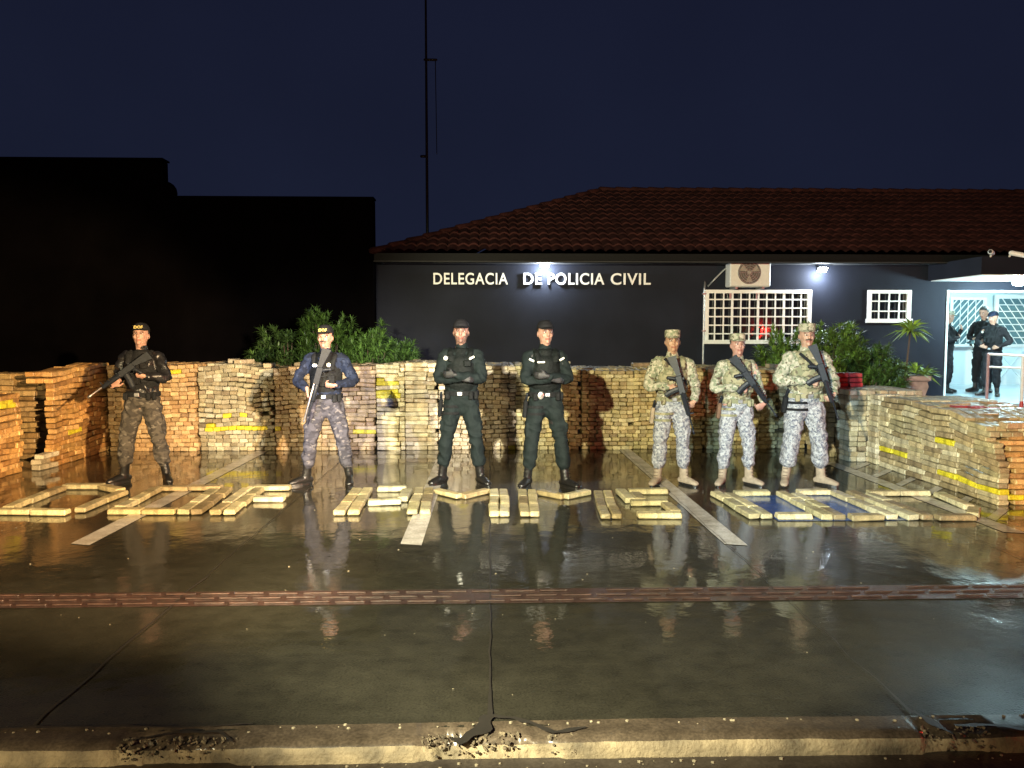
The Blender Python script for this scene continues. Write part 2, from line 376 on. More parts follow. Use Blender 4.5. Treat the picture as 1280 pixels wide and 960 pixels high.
M_multi = camo('field_camo_shirt', [((0.27, 0.255, 0.19), 0), ((0.15, 0.165, 0.11), 0.50), ((0.36, 0.33, 0.26), 0.56), ((0.07, 0.055, 0.04), 0.61)], 19)
M_digi = camo('pale_digital_camo', [((0.27, 0.275, 0.285), 0), ((0.165, 0.17, 0.185), 0.49), ((0.09, 0.095, 0.12), 0.57), ((0.32, 0.32, 0.32), 0.61)], 27, digital=True)
M_gcamo = camo('grey_brown_camo', [((0.060, 0.054, 0.045), 0), ((0.036, 0.033, 0.029), 0.50), ((0.10, 0.092, 0.078), 0.60)], 11, stretch=1.6)
M_bcamo = camo('blue_grey_camo', [((0.050, 0.050, 0.062), 0), ((0.030, 0.030, 0.038), 0.50), ((0.10, 0.095, 0.10), 0.60)], 12, stretch=1.8)
M_bshirt = camo('dark_blue_camo', [((0.012, 0.018, 0.038), 0), ((0.007, 0.010, 0.02), 0.50), ((0.022, 0.03, 0.055), 0.62)], 12)
M_patch = plain('pale_badge', (0.60, 0.60, 0.55), 0.5); M_gold = plain('gold_thread', (0.42, 0.35, 0.12), 0.5)
M_silver = plain('silver_badge', (0.6, 0.6, 0.58), 0.3, 0.8)
M_holtan = plain('brown_holster', (0.12, 0.07, 0.045), 0.6)

for _m in (M_gun, M_nyl, M_blk, M_teal, M_tealv, M_dark, M_bshirt, M_gcamo, M_bcamo, M_digi, M_multi, M_tan, M_tanb, M_holtan): _m.node_tree.nodes['Principled BSDF'].inputs['Specular IOR Level'].default_value = 0.16
M_blkj.node_tree.nodes['Principled BSDF'].inputs['Specular IOR Level'].default_value = 0.35
def text_mesh(name, s, size, mat, parent, loc, rot=(R(90), 0, 0), ext=0.01, off=0.0, align='LEFT', space=1.0, sx=1.0, **kw):
    c = bpy.data.curves.new('t', 'FONT'); c.body = s; c.size = size; c.extrude = ext; c.offset = off; c.align_x = align; c.space_character = space
    t = bpy.data.objects.new('t', c); COL.objects.link(t)
    me = bpy.data.meshes.new_from_object(t.evaluated_get(bpy.context.evaluated_depsgraph_get()))
    bpy.data.objects.remove(t); me.name = name; me.materials.clear(); me.materials.append(mat)
    o = bpy.data.objects.new(name, me); COL.objects.link(o)
    if parent: o.parent = parent
    o.location = loc; o.rotation_euler = rot; o.scale = (sx, 1, 1)
    return setp(o, **kw)

# ------------------------------------------------------------------ ground and markings
def sheet(name, x0, x1, y0, y1, z, mat):
    return MB().add([(x0, y0, z), (x1, y0, z), (x1, y1, z), (x0, y1, z)], [(0, 1, 2, 3)]).build(name, mat, kind='structure')
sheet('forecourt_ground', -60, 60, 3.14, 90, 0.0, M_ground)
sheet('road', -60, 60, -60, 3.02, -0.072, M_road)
# kerb: long concrete beam with broken places
def kerb():
    prof = [(3.175, 0.004), (3.08, 0.006), (3.04, 0.003), (3.018, -0.010), (3.008, -0.03), (3.003, -0.075), (3.0, -0.13)]
    xs = np.arange(-7, 7.001, 0.012); vs = []; fs = []
    def chip(x):
        c = 0
        for (a, b, s) in ((-1.52, -1.02, .8), (-0.30, 0.0, 1.0), (-.03, .30, .75), (1.78, 2.12, .9), (-3.6, -3.45, .5)):
            if a < x < b: c = max(c, s * math.sin(math.pi * (x - a) / (b - a)) ** 0.5)
        return c
    for x in xs:
        c = chip(x)
        for k, (y, z) in enumerate(prof):
            n = noise.noise(V((x * 9, y * 30, z * 30))); n2 = noise.noise(V((x * 35, y * 60, z * 60 + 5)))
            e = 0.004 * n + 0.0015 * n2
            dep = c * (0.020 + 0.050 * max(0, n + .2) + 0.022 * n2)
            y2, z2 = y, z + e * 0.6
            if 1 <= k <= 5: y2 += dep * (1.1 if k >= 2 else 0.4) + e; z2 -= dep * (0.8 if k <= 4 else 0.3)
            vs.append((x, y2 + 0.012 * noise.noise(V((x * .7, 0, 0))), z2))
    m = len(prof)
    for i in range(len(xs) - 1):
        for k in range(m - 1): fs.append((i * m + k, i * m + k + 1, (i + 1) * m + k + 1, (i + 1) * m + k))
    o = MB().add(vs, fs).build('kerb', M_kerb, kind='structure', smooth=True)
    o.data.materials.append(M_kerbtop)
    for p in o.data.polygons:
        if p.index % (len(prof) - 1) < 3: p.material_index = 1
    MB().box(-60, -7, 3.0, 3.175, -.13, .004).build('kerb', M_kerb, kind='structure')
    MB().box(7, 60, 3.0, 3.175, -.13, .004).build('kerb', M_kerb, kind='structure')
kerb()
def rubble():
    b = MB(); r5 = random.Random(9)
    for (x0, x1, n) in ((-1.50, -1.02, 130), (-.28, .0, 80), (.0, .12, 30), (.24, .36, 26), (1.80, 2.08, 70)):
        for k in range(n):
            x = r5.uniform(x0, x1); t = r5.random(); y = 3.075 - .07 * t; z = .004 - .055 * t * t; s = r5.uniform(.003, .012) * (1.5 if k % 9 == 0 else 1)
            vs, fs = ellipsoid((0, 0, 0), (s, s * r5.uniform(.6, 1), s * r5.uniform(.25, .6)), 5, 3)
            M = Matrix.Translation((x, y, z)) @ Matrix.Rotation(r5.uniform(0, 6), 4, (r5.random(), r5.random(), 1))
            vs = [V(q) * (1 + .35 * noise.noise(V(q) * 90 + V((k, 0, 0)))) for q in vs]; b.add(vs, fs, M)
    b.build('broken_concrete', plain('broken_concrete', (.085, .068, .044), .9, 0, .7, 30, .8, 80), kind='stuff')
rubble()
def ribbon(name, pts, w0, mat, z=0.004, jit=0.012, wj=0.6, step=0.03, seed=0, wid=None):
    vs = []; fs = []; tot = 0
    seg = []
    for a, b in zip(pts[:-1], pts[1:]):
        L = (V(b) - V(a)).length; n = max(2, int(L / step))
        for k in range(n): seg.append(V(a).lerp(V(b), k / n))
    seg.append(V(pts[-1]))
    for i, p in enumerate(seg):
        d = (seg[min(i + 1, len(seg) - 1)] - seg[max(i - 1, 0)]).normalized(); s = V((-d.y, d.x))
        j = jit * noise.noise(V((p.x * 4 + seed, p.y * 4, seed))); ww = w0 if wid is None else wid(p)
        wv = ww * (1 + wj * noise.noise(V((p.x * 14, p.y * 14, seed + 3)))) / 2; wv2 = ww * (1 + wj * noise.noise(V((p.x * 17, p.y * 17, seed + 9)))) / 2
        vs += [(p.x + s.x * (j + wv), p.y + s.y * (j + wv), z), (p.x + s.x * (j - wv2), p.y + s.y * (j - wv2), z)]
    for i in range(len(seg) - 1): fs.append((2 * i, 2 * i + 1, 2 * i + 3, 2 * i + 2))
    fs = [f[::-1] for f in fs]
    return MB().add(vs, fs).build(name, mat, kind='structure')
def jw(p): return 0.005 + 0.028 * max(0, (3.55 - p.y)) ** 1.0
ribbon('slab_joint', [(-1.93, 3.19), (-1.94, 11)], .012, M_crack, 0.008, .02, .5, seed=1, wid=lambda p: .012 if p.y < 5.2 else .006)
ribbon('slab_joint', [(0.0, 3.19), (0.0, 11)], .010, M_crack, 0.008, .012, .7, seed=2, wid=lambda p: .009 + .05 * max(0, 3.5 - p.y))
ribbon('slab_joint', [(1.84, 3.19), (1.9, 11)], .010, M_crack, 0.008, .02, .7, seed=3, wid=lambda p: .006 + .05 * max(0, 3.45 - p.y))
ribbon('slab_joint', [(-4.1, 3.19), (-3.95, 11)], .006, M_crack, 0.008, .02, .4, seed=4)
ribbon('slab_joint', [(3.9, 3.19), (3.95, 11)], .006, M_crack, 0.008, .02, .4, seed=5)
ribbon('kerb_crack', [(0.0, 3.21), (-.04, 3.10), (-.15, 3.005)], .055, M_crack, 0.013, .02, 1.2, .012, 6)
ribbon('kerb_crack', [(0.0, 3.20), (.10, 3.17), (.2, 3.12), (.26, 3.06), (.40, 3.10)], .022, M_crack, 0.014, .02, 1.2, .012, 7)
ribbon('kerb_crack', [(-1.45, 3.04), (-1.30, 3.10), (-1.12, 3.09), (-1.04, 3.02)], .016, M_crack, 0.015, .03, 1.4, .012, 11)
ribbon('kerb_crack', [(-2.4, 3.16), (-1.7, 3.165), (-1.4, 3.15), (-1.0, 3.165)], .010, M_crack, 0.013, .02, 1.6, .012, 12)
ribbon('kerb_crack', [(1.95, 3.08), (2.1, 3.07), (2.25, 3.02)], .018, M_crack, 0.013, .02, 1.2, .012, 13)
ribbon('kerb_crack', [(1.85, 3.2), (1.87, 3.1), (1.90, 3.01)], .03, M_crack, 0.013, .02, 1.2, .012, 8)
for x, ya, yb in ((-3.22, 6.06, 10.9), (-0.62, 5.98, 10.9), (1.93, 5.9, 10.9), (4.37, 6.2, 9.7)):
    MB().add([(x - .085, ya, .004), (x + .085, ya - .05, .004), (x + .085, yb, .004), (x - .085, yb, .004)], [(0, 1, 2, 3)]).build('parking_line', M_line, kind='structure')
for k in range(7):
    y = 6.05 + k * 0.52
    MB().add([(4.47, y, .004), (4.47, y + .12, .004), (4.86, y + .52, .004), (4.86, y + .40, .004)][::-1], [(0, 1, 2, 3)]).build('hatched_marking', M_line, kind='structure')
sheet('blue_parking_patch', 2.55, 3.80, 6.62, 7.7, .0035, M_blue)
# tactile strip
b = MB()
sheet('tactile_paving_base', -12, 12, 4.615, 4.88, .004, M_tactb)
for row in range(3):
    x = -7 + row * .09
    yy = 4.66 + row * .085
    while x < 7:
        L = .205 + rnd.uniform(-.01, .01)
        if rnd.random() > .03:
            b.add(*cbox((x + L / 2, yy + rnd.uniform(-.004, .004), .010 + rnd.uniform(-.002, .001)), (L - .018, .022, .008), .006))
        x += L + .012
b.build('tactile_paving_bars', M_tact, kind='structure')
# gravel crumbs and leaf bits on the wet ground
b = MB()
for k in range(150):
    x = rnd.uniform(-5, 5); y = rnd.uniform(3.2, 8.5); s = rnd.uniform(.003, .008) * (0.6 + .4 * (y > 5))
    b.add(*ellipsoid((x, y, .003), (s, s * rnd.uniform(.5, 1), s * .5), 5, 3))
for k in range(170):
    x = rnd.uniform(-4, 4); y = rnd.choice((3.0, 3.16)) - rnd.random() ** 2 * .05; s = rnd.uniform(.003, .011)
    z = -.10 if y < 3.0 else .006
    b.add(*ellipsoid((x, y - (.02 if y < 3.05 else 0), z if y > 3.05 else -.068), (s, s * .8, s * .6), 5, 3))
b.build('gravel_crumbs', plain('crumb', (0.16, 0.14, 0.10), 0.5), kind='stuff')

# ------------------------------------------------------------------ police station
def station():
    rt = empty('police_station', (0, 14.5, 0), 0, 'low slate grey police station with a tiled hip roof, lettering and barred windows', 'building')
    Y0 = 0.0
    b = MB()
    def wallx(x0, x1, z0, z1): b.box(x0, x1, 0, .2, z0, z1)
    wallx(-2.9, 4.10, 0, 3.06); wallx(4.10, 6.08, 0, 1.50); wallx(4.10, 6.08, 2.47, 3.06); wallx(6.08, 7.22, 0, 3.06)
    wallx(7.22, 8.0, 0, 1.90); wallx(7.22, 8.0, 2.47, 3.06); wallx(8.0, 8.76, 0, 3.06); wallx(8.76, 14, 2.49, 3.06)
    b.box(-2.9, -2.7, .2, 8, 0, 3.06); b.box(-2.9, 14, 8, 8.2, 0, 3.06)
    b.build('wall', M_wall, rt)
    # porch room
    b = MB(); b.box(8.55, 8.76, .2, 4.2, .40, 2.9); b.box(8.55, 16, 4.2, 4.4, .40, 2.9); b.box(8.55, 16, .2, 4.2, 2.75, 2.9)
    b.box(8.73, 8.765, -.02, .2, .40, 2.49); b.box(8.765, 14, -.02, .2, 2.455, 2.488)
    b.build('porch_room_wall', M_room, rt)
    b = MB(); b.box(8.05, 16, -1.05, 4.2, .0, .41); b.box(9.3, 16, -3.0, -1.05, .0, .2); b.build('porch_floor', M_tile, rt)
    # roof
    def slope(name, xa, xb, flip=False):
        pass
    E0, E1, dep, zE, zR = -2.08, 15.0, 4.25, 3.10, 4.98
    nrow = 13; b = MB(); dx = 0.03; xs = np.arange(E0, E1, dx)
    # front slope from eave y=-.62 to ridge y=dep-.62
    def tile_z(u, s):  # u: along eave, s: 0..1 up the slope
        row = s * nrow; fr = row - math.floor(row)
        return 0.050 * abs(math.sin(math.pi * u / 0.19)) ** 0.8 + 0.028 * (1 - fr)
    ss = []
    for r_ in range(nrow): ss += [r_ / nrow + 1e-4, (r_ + .5) / nrow, (r_ + .985) / nrow]
    vs = []; fs = []
    for i, s in enumerate(ss):
        for x in xs:
            hipx = E0 + s * dep * 1.10
            xx = max(x, hipx)
            vs.append((xx, -.62 + s * dep, zE + s * (zR - zE) + tile_z(xx, s)))
    nx = len(xs)
    for i in range(len(ss) - 1):
        for k in range(nx - 1):
            hipx = E0 + ss[i + 1] * dep * 1.10
            if xs[k + 1] < hipx - .05: continue
            fs.append((i * nx + k, i * nx + k + 1, (i + 1) * nx + k + 1, (i + 1) * nx + k))
    roof = b.add(vs, fs).build('roof', M_rooft, rt)
    # left hip slope and back slope
    b = MB(); ys = np.arange(0, 2 * dep, .04); vs = []; fs = []
    hs = [k / 20 for k in range(21)]
    for s in hs:
        for y in ys:
            yy = min(max(y, s * dep), 2 * dep - s * dep)
            vs.append((E0 + s * dep * 1.10, -.62 + yy, zE + s * (zR - zE) + tile_z(yy, s) * .8 - .01))
    ny = len(ys)
    for i in range(20):
        for k in range(ny - 1): fs.append((i * ny + k + 1, i * ny + k, (i + 1) * ny + k, (i + 1) * ny + k + 1))
    rx = E0 + dep * 1.10
    b.add(vs, fs); b.add([(E0, 2 * dep - .62, zE), (E1, 2 * dep - .62, zE), (E1, dep - .62, zR), (rx, dep - .62, zR)], [(0, 1, 2, 3)])
    b.build('roof_slope', M_rooft, roof)
    b = MB()
    n = 16
    for k in range(n):
        t0, t1 = k / n, (k + 1.12) / n
        p0 = V((E0, -.62, zE + .04)).lerp(V((rx, dep - .62, zR + .05)), t0); p1 = V((E0, -.62, zE + .02)).lerp(V((rx, dep - .62, zR + .03)), min(t1, 1))
        b.tube([(p0, .095, .065), (p1, .075, .05)], 10, (0, 0, 1), 1)
    x = rx
    while x < E1:
        b.tube([((x, dep - .62, zR + .05), .095, .065), ((x + .42, dep - .62, zR + .035), .075, .05)], 10, (0, 0, 1), 1); x += .38
    b.build('ridge_tiles', M_rooft, roof, smooth=True)
    b = MB(); b.box(E0 + .02, E1, -.60, -.50, 2.94, 3.10); b.box(E0 + .02, E0 + .12, -.50, 8.2, 2.94, 3.10)
    b.build('gutter', M_fascia, rt)
    b = MB(); b.tube([((E0 + .02, -.615, 2.955), .010), ((E1, -.615, 2.955), .010)], 8, (0, 0, 1), 1); b.build('gutter_trim', M_soffit, rt)
    MB().box(E0 + .1, E1, -.5, .0, 2.96, 2.99).build('soffit', M_soffit, rt)
    # sign
    for word, x0, x1 in (('DELEGACIA', -1.06, .33), ('DE', .62, .96), ('POLICIA', 1.08, 2.14), ('CIVIL', 2.27, 3.02)):
        o = text_mesh('sign_lettering', word, .30, M_white, rt, (x0, -.035, 2.585), ext=.018, off=.004, space=1.10)
        wd = max(v.co.x for v in o.data.vertices) - min(v.co.x for v in o.data.vertices); o.scale = ((x1 - x0) / wd, 1.0, 1)
        o['label'] = 'raised white letters reading ' + word
    # windows
    def window(x0, x1, z0, z1, nc, nr):
        f = MB(); t = .045
        f.box(x0 - .03, x1 + .03, -.04, .03, z1 - t, z1 + .02); f.box(x0 - .05, x1 + .05, -.07, .03, z0 - .03, z0 + t)
        f.box(x0 - .03, x0 + t, -.038, .028, z0 + t, z1 - t); f.box(x1 - t, x1 + .03, -.038, .028, z0 + t, z1 - t)
        wn = f.build('window', M_white, rt)
        g = MB()
        for k in range(1, nc):
            x = x0 + (x1 - x0) * k / nc; tt = .022 if (nc > 6 and k % 3 == 0) else .013
            g.box(x - tt, x + tt, -.02, .0, z0 + t, z1 - t)
        for k in range(1, nr):
            z = z0 + (z1 - z0) * k / nr; g.box(x0 + t, x1 - t, -.026, .006, z - .012, z + .012)
        g.build('window_bars', M_white, wn)
        MB().box(x0, x1, .05, .06, z0, z1).build('pane', M_glass, wn)
        b2 = MB(); b2.box(x0, x1, .3, .32, z0, z1).build('blind', M_blind, wn)
    window(4.10, 6.08, 1.50, 2.47, 12, 6); window(7.22, 8.0, 1.90, 2.47, 4, 3)
    # canopy over the porch
    b = MB(); b.box(8.35, 14, -1.6, -.002, 2.67, 2.97); b.build('canopy', M_wall, rt)
    b = MB(); b.box(8.40, 14, -1.57, -.03, 2.655, 2.668); b.build('canopy_soffit', M_white, rt)
    return rt
st = station()

# neighbour
nb = empty('neighbour_building', (-6, 14.2, 0), 0, 'tall unlit dark building with a stepped parapet on the left', 'building')
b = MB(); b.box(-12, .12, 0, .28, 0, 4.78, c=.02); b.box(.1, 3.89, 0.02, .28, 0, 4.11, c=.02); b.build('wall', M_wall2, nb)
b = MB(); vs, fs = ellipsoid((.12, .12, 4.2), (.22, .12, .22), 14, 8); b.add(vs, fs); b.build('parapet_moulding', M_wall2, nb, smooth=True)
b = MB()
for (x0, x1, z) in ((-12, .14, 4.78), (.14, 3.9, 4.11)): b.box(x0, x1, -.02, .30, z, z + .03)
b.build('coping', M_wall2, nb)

# mast
ms = empty('radio_mast', (-1.37, 17.2, 0), 0, 'thin dark radio mast with a short side arm rising above the roof', 'mast')
b = MB(); b.tube([((0, 0, 0), .035), ((0, 0, 4.5), .032), ((0, 0, 7.7), .026), ((0, 0, 12.5), .014)], 8, sub=1); b.build('pole', M_dark, ms, smooth=True)
b = MB(); b.tube([((-.03, 0, 7.62), .028), ((.22, 0, 7.62), .028)], 8, sub=1); b.tube([((.2, 0, 7.62), .010), ((.22, 0, 5.6), .008)], 6, sub=1); b.build('side_arm', M_dark, ms)
b = MB(); b.tube([((-.12, 0, 5.55), .03), ((0, 0, 5.55), .03)], 8, sub=1); b.build('bracket', M_dark, ms)

# air conditioner
ac = empty('air_conditioner', (4.44, 14.5, 2.52), 0, 'white outdoor air conditioner unit above the wide barred window', 'air conditioner')
b = MB(); b.add(*cbox((.38, -.20, .27), (.76, .30, .52), .02)); b.build('casing', M_offw, ac)
b = MB(); 
for r_ in (.05, .09, .13, .17, .205):
    pts = [((.36 + r_ * math.cos(a), -.37, .27 + r_ * math.sin(a)), .004) for a in np.linspace(0, 2 * math.pi, 25)]
    b.tube(pts, 6, (0, 1, 0), 1, False)
for k in range(8):
    a = k * math.pi / 4; b.tube([((.36, -.37, .27), .004), ((.36 + .21 * math.cos(a), -.37, .27 + .21 * math.sin(a)), .004)], 6, (0, 1, 0), 1)
b.build('fan_grille', M_metal, ac)
b = MB(); vs = [(.36 + .215 * math.cos(a), -.3515, .27 + .215 * math.sin(a)) for a in np.linspace(0, 2 * math.pi, 33)[:-1]]; b.add(vs, [tuple(range(32))]); b.build('fan_recess', plain('fan_recess', (.10, .085, .07), .6), ac)
b = MB()
for k in range(3):
    a = k * 2.094 + .5; c, s = math.cos(a), math.sin(a)
    b.add([(.36 + .03 * c, -.355, .27 + .03 * s), (.36 + .19 * math.cos(a - .35), -.36, .27 + .19 * math.sin(a - .35)), (.36 + .19 * math.cos(a + .35), -.354, .27 + .19 * math.sin(a + .35))], [(0, 1, 2)])
b.add(*ellipsoid((.36, -.36, .27), (.04, .015, .04), 10, 6)); b.build('fan_blades', plain('fan_blade', (.30, .27, .22), .5), ac)
b = MB()
for x in (.12, .62): b.box(x - .02, x + .02, -.36, 0, -.03, .008); b.box(x - .02, x + .02, -.02, 0, -.2, -.03)
b.build('bracket', M_metal, ac)
b = MB()
b.box(.6, .72, -.353, -.351, .42, .45); b.build('maker_plate', M_metal, ac)
# drain pipe
dp = empty('drain_pipe', (4.05, 14.46, 0), 0, 'thin grey pipe climbing the wall left of the wide barred window', 'pipe')
MB().tube([((0, 0, 0), .02), ((0, 0, 2.47), .02), ((.06, -.02, 2.55), .018), ((.34, -.06, 2.85), .016), ((.42, -.08, 2.9), .016)], 8, sub=2).build('pipe', M_metal, dp, smooth=True)
b = MB()
for z in (.9, 1.7, 2.4): b.box(-.035, .035, -.025, .035, z, z + .03)
b.build('clamp', M_metal, dp)

def wall_lamp(x, z, lab, e):
    rt = empty('wall_floodlight', (x, 14.5, z), 0, lab, 'lamp', 'floodlights on the station wall')
    b = MB(); b.box(-.02, .02, -.14, 0, -.015, .015); b.build('arm', M_metal, rt)
    M = Matrix.Translation((0, -.20, 0)) @ Matrix.Rotation(R(-40), 4, 'X')
    b = MB(); vs, fs = cbox((0, 0, .03), (.16, .12, .05), .012); b.add(vs, fs, M); b.build('housing', M_metal, rt)
    b = MB(); vs, fs = cbox((0, -.01, -.006), (.17, .12, .03), .012); b.add(vs, fs, M); b.build('lens', M_lens, rt)
    l = point('floodlight_lamp', (x, 14.5 - .20, z - .09), e, (.78, .88, 1.0), .05); return rt
wall_lamp(1.02, 2.93, 'bright white floodlight glowing above the lettering', 110)
wall_lamp(6.22, 2.85, 'bright white floodlight between the air conditioner and the porch', 110)
# porch lamp
pl = empty('porch_lamp', (9.50, 13.6, 2.655), 0, 'round glaring lamp under the porch canopy', 'lamp')
b = MB(); b.add(*ellipsoid((0, 0, -.02), (.13, .13, .03), 16, 6)); b.build('base', M_white, pl, smooth=True)
b = MB(); b.add(*ellipsoid((0, 0, -.07), (.11, .11, .07), 16, 8)); b.build('globe', M_lens2, pl, smooth=True)
point('porch_lamp_light', (9.5, 13.6, 2.42), 380, (.62, .93, 1.0), .1)
point('porch_room_light', (11.3, 16.2, 2.6), 300, (.62, .95, 1.0), .15)
# security cameras
for i, (x, y, a, lab) in enumerate(((8.50, 12.86, 0.5, 'white bullet security camera at the canopy corner pointing left'), (8.80, 12.82, -1.0, 'white bullet security camera at the canopy corner pointing down to the right'))):
    rt = empty('security_camera', (x, y, 2.93), 0, lab, 'camera', 'security cameras on the canopy corner')
    dv = V((-math.sin(a) * .9, -.5, -.25 if i else .02)).normalized()
    MB().tube([((0, 0, .09), .042), (V((0, 0, .09)) + dv * .2, .042)], 12, (0, 0, 1), 1).build('body', M_white, rt, smooth=True)
    MB().tube([((0, .04, .04), .018), ((0, 0, .09), .018)], 8, (0, 1, 0), 1).build('mount', M_white, rt)
    p = V((0, 0, .09)) + dv * .235
    b = MB(); b.add(*ellipsoid(p, (.028, .028, .028), 10, 6)); b.build('lens', M_dark, rt)
# porch interior: grille window, grille door
gw = empty('window_grille', (11.25, 18.55, 0), 0, 'white slanted bar grille on the porch back wall left of the white door', 'grille')
b = MB(); b.box(0, .06, -.04, 0, 1.35, 2.55); b.box(.84, .9, -.04, 0, 1.35, 2.55); b.box(.06, .84, -.04, 0, 2.49, 2.55); b.box(.06, .84, -.04, 0, 1.35, 1.41); b.build('frame', M_white, gw)
b = MB()
for k in range(9):
    z0 = 1.0 + k * .17; a0 = max(z0, 1.41); a1 = min(z0 + .9, 2.49)
    if a1 <= a0: continue
    b.tube([((.06 + (a0 - z0) / .9 * .78, -.02, a0), .014), ((.06 + (a1 - z0) / .9 * .78, -.02, a1), .014)], 6, (0, 1, 0), 1)
for k in range(5): b.tube([((.06 + k * .19, -.035, 1.41), .010), ((.06 + k * .19, -.035, 2.49), .010)], 6, (0, 1, 0), 1)
b.build('bars', M_white, gw)
M_shade = plain('room_glass', (0.10, 0.18, 0.20), 0.2)
MB().box(.06, .84, 0.0, .02, 1.41, 2.49).build('pane', M_shade, gw)
gd = empty('grille_door', (12.35, 18.55, .41), 0, 'white framed door with a barred window and crossed lower panel inside the porch', 'door')
b = MB(); b.box(0, .09, -.06, 0, 0, 2.2); b.box(1.6, 1.69, -.06, 0, 0, 2.2); b.box(.09, 1.6, -.06, 0, 2.11, 2.2); b.box(.09, 1.6, -.06, 0, .92, 1.0); b.build('frame', M_white, gd)
b = MB()
for k in range(1, 7): z = 1.0 + k * .16; b.tube([((.09, -.04, z), .014), ((1.6, -.04, z), .014)], 6, (0, 0, 1), 1)
for k in range(12):
    x0 = -.6 + k * .2; c0 = max(x0, .09); c1 = min(x0 + .8, 1.6)
    if c1 > c0: b.tube([((c0, -.02, 2.11 - (c0 - x0) * 1.38), .012), ((c1, -.02, 2.11 - (c1 - x0) * 1.38), .012)], 6, (0, 1, 0), 1)
b.build('bars', M_white, gd)
MB().box(.09, 1.6, 0.0, .02, 1.0, 2.11).build('pane', M_shade, gd)
b = MB(); b.box(.09, 1.6, -.02, 0, 0, .92)
for sgn in (0, 1): b.tube([((.1, -.03, .03 if sgn else .9), .02), ((.82, -.03, .9 if sgn else .03), .02), ((1.58, -.03, .03 if sgn else .9), .02)], 6, (0, 1, 0), 1)
b.build('lower_panel', M_room, gd)

# hand rail
hr = empty('hand_rail', (9.06, 13.7, 0), 0, 'red and white pipe hand rail at the edge of the porch', 'rail')
MB().tube([((0, 0, .41), .025), ((0, 0, 1.29), .025)], 10, sub=1).build('post', plain('faded_red_paint', (.35, .20, .20), .4), hr, smooth=True)
MB().tube([((.40, -.35, .45), .03), ((.40, -.35, 1.26), .03)], 10, sub=1).build('post', M_white, hr, smooth=True)
MB().tube([((.40, -.35, .0), .0305), ((.40, -.35, .46), .0305)], 10, sub=1).build('post', M_red, hr, smooth=True, label='red painted foot of the front post')
b = MB(); b.tube([((0, 0, 1.29), .022), ((.40, -.35, 1.27), .022), ((1.6, -1.4, 1.05), .022)], 10, (0, 0, 1), 1); b.build('top_rail', M_white, hr, smooth=True)
b = MB(); b.tube([((0, 0, 1.06), .018), ((.40, -.35, 1.05), .018), ((1.6, -1.4, .82), .018)], 10, (0, 0, 1), 1); b.build('lower_rail', M_white, hr, smooth=True)

# beacon of a parked patrol vehicle behind the camera, seen mirrored in the window
bc = empty('emergency_beacon', (10.9, -3.0, 1.45), 0, 'red emergency light bar that glows in the window reflections', 'light bar')
MB().box(-.75, .75, -.12, .12, 0, .05, c=.015).build('base', M_dark, bc)
for x in (-.55, -.12, .35): MB().box(x, x + .28, -.1, .1, .055, .17, c=.02).build('lens', M_beac, bc)

# ------------------------------------------------------------------ plants
def leaves(mesh_v, mesh_f, cols, c, d, n, L, wd, spread, droop, base, r2):
    d = V(d).normalized()
    for k in range(n):
        a = r2.uniform(0, 2 * math.pi); t = r2.uniform(.15, 1) * spread
        u = d.orthogonal().normalized(); v = d.cross(u)
        dr = (d * math.cos(t) + (u * math.cos(a) + v * math.sin(a)) * math.sin(t)).normalized()
        l = L * r2.uniform(.6, 1.15); side = dr.cross(V((0, 0, 1)));
        side = side.normalized() if side.length > .05 else V((1, 0, 0))
        side = (side + V((r2.uniform(-.4, .4),) * 3)).normalized() * wd
        p0 = V(c); p1 = p0 + dr * l * .5 + V((0, 0, -droop * l * .1)); p2 = p0 + dr * l + V((0, 0, -droop * l * .5))
        b0 = len(mesh_v)
        mesh_v += [p0 - side * .3, p0 + side * .3, p1 - side, p1 + side, p2]
        mesh_f += [(b0, b0 + 1, b0 + 3, b0 + 2), (b0 + 2, b0 + 3, b0 + 4)]
        s = r2.uniform(.28, .95); cc = (base[0] * s, base[1] * s, base[2] * s * r2.uniform(.7, 1.1))
        cols += [cc] * 5
def leafobj(name, v, f, cols, parent, mat=None, **kw):
    me = bpy.data.meshes.new(name); me.from_pydata([tuple(p) for p in v], [], f); me.materials.append(mat or M_leaf)
    ca = me.color_attributes.new('tint', 'FLOAT_COLOR', 'POINT'); arr = np.ones((len(v), 4)); arr[:, :3] = cols; ca.data.foreach_set('color', arr.reshape(-1))
    o = bpy.data.objects.new(name, me); COL.objects.link(o); o.parent = parent; return setp(o, **kw)
